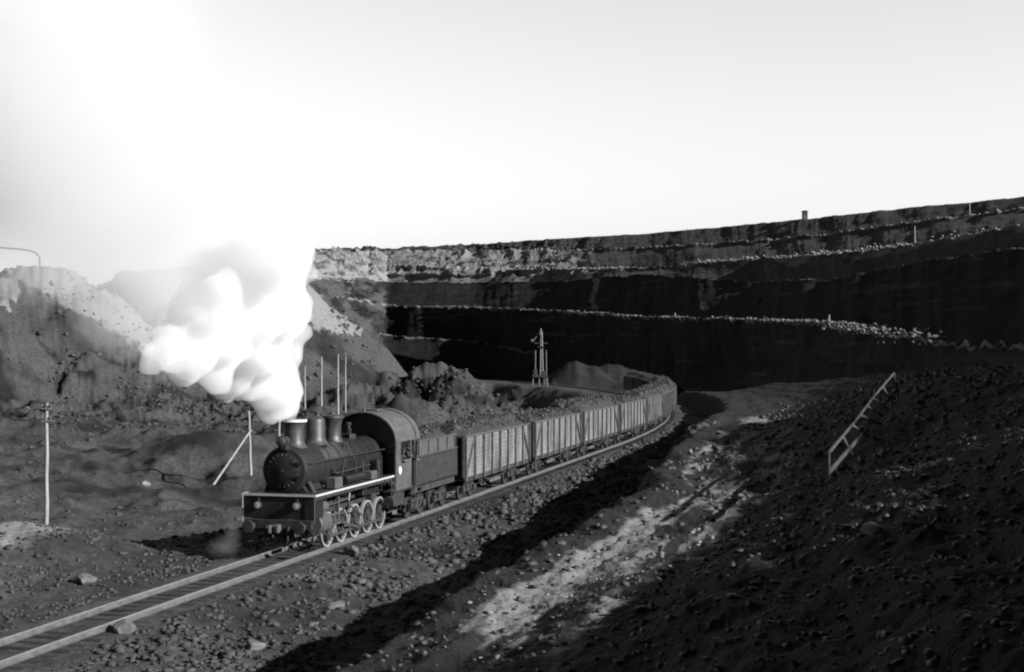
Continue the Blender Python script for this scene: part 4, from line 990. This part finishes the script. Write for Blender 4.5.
for f in (0.0, .14, .27, .40, .52, .64, .80, 1.0):
    k = f * 3; i = min(int(k), 2); t_ = k - i; a = L0[i].lerp(L0[i + 1], t_); b = U0[i].lerp(U0[i + 1], t_)
    bm = bmesh.new(); dv = (b - a); plank(bm, a - dv * .45, b + dv * .04, .09, .05); link('post', bm, M['fencewood'], fr)

# ------------------------------------------------------------------ drilling rig on the pit floor
rz = 300; rx = gx(540, rz); rb = floor_z(rx, rz); rig = empty('drilling_rig', (rx, rz, rb)); tag(rig, 'tall drilling rig with a pointed mast on portal legs by the dark coal heap', 'drilling rig')
k = rz / F; topz = gz(0, 328, rz) - rb; dk = gz(0, 376, rz) - rb
bm = bmesh.new(); box(bm, (0, 0, dk), (3.2, 3.0, .5)); box(bm, (-1.0, 0, dk + .8), (.8, 2.0, 1.2), bev=.05); box(bm, (.9, .3, dk + .6), (1.0, 1.5, .9), bev=.05); link('platform', bm, M['frame'], rig)
for sx in (-1.45, -.2, 1.45):
    bm = bmesh.new(); cyl(bm, (sx * 1.1, -1.2, -.5), (sx, -1.1, dk - .2), .16, .13, 8); cyl(bm, (sx * 1.1, 1.2, -.5), (sx, 1.1, dk - .2), .16, .13, 8); link('leg', bm, M['greywood'], rig)
bm = bmesh.new(); 
for sx in (-.28, .28):
    for sy in (-.28, .28): cyl(bm, (.35 + sx, sy, dk), (.30 + sx * .5, sy * .5, topz - .8), .10, .08, 6)
nb = 12
for i in range(nb):
    za = dk + (topz - .8 - dk) * i / nb; zb = dk + (topz - .8 - dk) * (i + 1) / nb; s = 1 if i % 2 else -1
    cyl(bm, (.33 - .26 * s, -.26, za), (.33 + .22 * s, -.24, zb), .045, .045, 5); cyl(bm, (.33 - .26 * s, .26, za), (.33 + .22 * s, .24, zb), .045, .045, 5)
link('mast', bm, M['wood'], rig)
bm = bmesh.new(); cyl(bm, (.1, 0, topz - 1.4), (.2, 0, topz), .45, .08, 10); tube(bm, [(.2, 0, topz - .3), (-1.3, 0, topz - 2.6), (-1.7, 0, topz - 2.9)], .12); cyl(bm, (-1.6, -.2, topz - 2.6), (-1.6, .2, topz - 2.6), .3, .3, 12); link('crown_block', bm, M['greywood'], rig)
for sx in (-1.0, 1.35):
    bm = bmesh.new(); cyl(bm, (sx, 0, dk), (sx * .95, 0, gz(0, 350, rz) - rb), .13, .10, 7); link('side_mast', bm, M['greywood'], rig)
bm = bmesh.new(); box(bm, (.2, 0, topz - 3.2), (3.0, .3, .25)); box(bm, (.2, 0, topz - 4.0), (1.4, 1.2, .15)); link('crossbeam', bm, M['frame'], rig)
bm = bmesh.new(); box(bm, (1.1, -.9, 1.3), (.9, .8, 2.2), bev=.04); link('cabin', bm, M['grey'], rig)

# bent pipe above the pale hill, far left
pz = 350; o = empty('elevated_pipe', (gx(40, pz), pz, gz(0, 268, pz))); tag(o, 'thin bent pipe arching above the pale hill at the far left', 'pipe')
def rel(px, py): return Vector((gx(px, pz), pz, gz(0, py, pz))) - Vector(o.location)
bm = bmesh.new(); tube(bm, [rel(-60, 246), rel(0, 247.5), rel(18, 249), rel(30, 250.5), rel(36, 253), rel(39.5, 257), rel(39.5, 272)], .22, 8); link('pipe', bm, M['grey'], o, 40)

# ------------------------------------------------------------------ steam
def vapour(name, dens, ramp=None):
    """ramp: (low height, high height, density factor there): the plume thins as it rises"""
    m = bpy.data.materials.new(name); m.use_nodes = True; n = m.node_tree.nodes; l = m.node_tree.links
    n.remove(n['Principled BSDF']); v = n.new('ShaderNodeVolumePrincipled'); v.inputs['Color'].default_value = g4(.975); v.inputs['Density'].default_value = dens; v.inputs['Anisotropy'].default_value = -0.2
    l.new(v.outputs[0], n['Material Output'].inputs['Volume'])
    if ramp:
        tc = n.new('ShaderNodeTexCoord'); sp = n.new('ShaderNodeSeparateXYZ'); mr = n.new('ShaderNodeMapRange'); mr.interpolation_type = 'SMOOTHSTEP'
        mr.inputs[1].default_value = ramp[0]; mr.inputs[2].default_value = ramp[1]; mr.inputs[3].default_value = dens; mr.inputs[4].default_value = dens * ramp[2]
        l.new(tc.outputs['Object'], sp.inputs[0]); l.new(sp.outputs[2], mr.inputs[0]); l.new(mr.outputs[0], v.inputs['Density'])
    return m
def cloud(name, blobs, voxel, mat, disp, vox2, band):
    bm = bmesh.new()
    for (x, y, z, r) in blobs:
        ret = bmesh.ops.create_icosphere(bm, subdivisions=2, radius=r); bmesh.ops.translate(bm, vec=(x, y, z), verts=ret['verts'])
    me = bpy.data.meshes.new(name); bm.to_mesh(me); bm.free(); o = bpy.data.objects.new(name, me); COL.objects.link(o)
    rm = o.modifiers.new('remesh', 'REMESH'); rm.mode = 'VOXEL'; rm.voxel_size = voxel
    for k, (sc, st_) in enumerate(disp):
        tx = bpy.data.textures.new('puff', 'CLOUDS'); tx.noise_scale = sc; tx.noise_depth = 3
        dm = o.modifiers.new('billow', 'DISPLACE'); dm.texture = tx; dm.strength = st_; dm.mid_level = .5; dm.texture_coords = 'GLOBAL'
    me.materials.append(mat)
    if vox2 is None:          # weld the overlapping billows into one clean closed surface
        r2 = o.modifiers.new('weld', 'REMESH'); r2.mode = 'VOXEL'; r2.voxel_size = voxel; return o
    ng = bpy.data.node_groups.new('vapour_volume', 'GeometryNodeTree')
    ng.interface.new_socket('Geometry', in_out='INPUT', socket_type='NodeSocketGeometry'); ng.interface.new_socket('Geometry', in_out='OUTPUT', socket_type='NodeSocketGeometry')
    gi = ng.nodes.new('NodeGroupInput'); go = ng.nodes.new('NodeGroupOutput'); mv = ng.nodes.new('GeometryNodeMeshToVolume'); sm = ng.nodes.new('GeometryNodeSetMaterial')
    mv.resolution_mode = 'VOXEL_SIZE'
    mv.inputs['Voxel Size'].default_value = vox2; mv.inputs['Density'].default_value = 1.0; mv.inputs['Interior Band Width'].default_value = band
    sm.inputs['Material'].default_value = mat
    ng.links.new(gi.outputs[0], mv.inputs[0]); ng.links.new(mv.outputs[0], sm.inputs[0]); ng.links.new(sm.outputs[0], go.inputs[0])
    gm = o.modifiers.new('volume', 'NODES'); gm.node_group = ng
    return o
def P(px, py, Z=None):        # the plume drifts left and towards the photographer
    Z = 52.4 - .095 * (291 - px) - .012 * (417 - py); return gx(px, Z), Z, gz(px, py, Z)
blobs = []
r_ = random.Random(5)
# stem: thick puffs straight from the chimney; body: drifts left and away, growing; right flank climbs steeply
path = [(291, 417, 52.4, .36), (288, 409, 52.6, .6), (281, 398, 53, .85), (270, 384, 53.5, 1.1), (260, 364, 54, 1.4), (250, 340, 54.5, 1.85), (238, 310, 55, 2.3), (232, 280, 56, 2.7), (222, 240, 57, 3.4), (205, 195, 58, 4.4), (180, 145, 60, 5.6), (155, 90, 62, 6.8), (130, 35, 64, 7.8), (110, -25, 66, 8.5)]
for (a, b) in zip(path[:-1], path[1:]):
    for t in (0, .25, .5, .75):
        px, py, Z, r = [a[i] * (1 - t) + b[i] * t for i in range(4)]
        for _ in range(7):
            an = r_.uniform(0, 2 * math.pi); rr = r * r_.uniform(.4, .8); x, y, z = P(px, py, Z)
            k_ = y / 56; blobs.append((x + rr * k_ * math.cos(an), y + .8 * rr * math.sin(an) * r_.uniform(-1, 1), z + rr * k_ * math.sin(an), k_ * r * r_.uniform(.25, .48)))
        x, y, z = P(px, py, Z); blobs.append((x, y, z, r * .72 * y / 56))
# left wing rolling over the lowland
for (px, py, Z, r) in [(250, 392, 54, .9), (228, 382, 55, 1.0), (232, 362, 55.5, 1.4), (205, 364, 56, 1.2), (185, 350, 57, 1.6), (160, 352, 58, 1.0), (205, 325, 57, 2.0), (168, 318, 58.5, 1.9), (150, 332, 59, 1.2), (180, 290, 59, 2.5), (150, 285, 60, 2.3), (200, 265, 58, 2.8), (155, 245, 61, 3.4), (120, 205, 63, 4.4), (110, 150, 65, 5.6), (80, 90, 67, 6.5), (60, 20, 70, 8), (284, 396, 53, .6), (290, 350, 54, .6), (292, 330, 54, .6), (290, 300, 54.5, .8), (287, 265, 55, 1.1), (286, 380, 53.3, .75)]:
    x, y, z = P(px, py, Z); r *= y / 58; blobs.append((x, y, z, r * .8))
    for _ in range(6):
        v = Vector((r_.gauss(0, 1), r_.gauss(0, .6), r_.gauss(0, 1))).normalized() * r * .75; blobs.append((x + v.x, y + v.y, z + v.z, r * r_.uniform(.25, .5)))
def bpx(b): return 512 + F * b[0] / b[1], HORIZ - (b[2] - EYE) / b[1] * F
low = [b for b in blobs if b[2] - .5 * b[3] < 12.6 and bpx(b)[0] > 136 + 1.2 * min(125, max(0, 350 - bpx(b)[1]))]
high = [(x, y, z, r * 1.15) for x, y, z, r in blobs if z + r > 7.2 and r > .35]
steam = cloud('steam_plume', low, .13, vapour('steam_vapour', 1.5, (8.0, 12.3, .07)), [(2.0, .9), (.8, .55), (.3, .28)], None, None)
tag(steam, 'thick white steam plume rolling up and left from the locomotive chimney', 'steam', kind='stuff')
steam2 = cloud('steam_cloud', high, .3, vapour('rising_vapour', .20, (8.6, 13.5, .14)), [(3.0, 1.8), (1.2, 1.0), (.5, .4)], .2, 1.3)
tag(steam2, 'thinning white steam spreading left over the hills and into the sky above the plume', 'steam', kind='stuff')
# thin drifting veil at the left
blobs = []
for (px, py, Z, r) in [(60, 60, 75, 9), (0, 120, 80, 9), (40, 200, 80, 6.5), (90, 150, 72, 7), (110, 240, 72, 5.2), (130, 280, 70, 4.0), (50, 235, 78, 4.6), (125, 310, 68, 3.2), (-40, 190, 85, 7), (150, 180, 66, 6), (-60, 60, 85, 10), (165, 300, 66, 3.5)]:
    x, y, z = gx(px, Z), Z, gz(px, py, Z); blobs.append((x, y, z, r))
veil = cloud('steam_veil', blobs, .6, vapour('thin_vapour', .13), [(5.0, 3.5), (2.0, 1.4)], .5, 3.5)
tag(veil, 'thin drifting steam veiling the sky and hills at the left', 'steam', kind='stuff')
x, y, z = loc_on(loco, 0, -1.1, -.9, .35)
blobs = [(x - .2, y - .2, .4, .4), (x - .6, y - .1, .4, .45), (x - .3, y + .1, .8, .4), (x - .9, y, .3, .35), (x - .3, y, 1.1, .3)]
wisp = cloud('steam_wisp', blobs, .08, vapour('wisp_vapour', .2), [(.5, .4)], .07, .4)
tag(wisp, 'small wisp of steam escaping beside the front wheels of the locomotive', 'steam', kind='stuff')
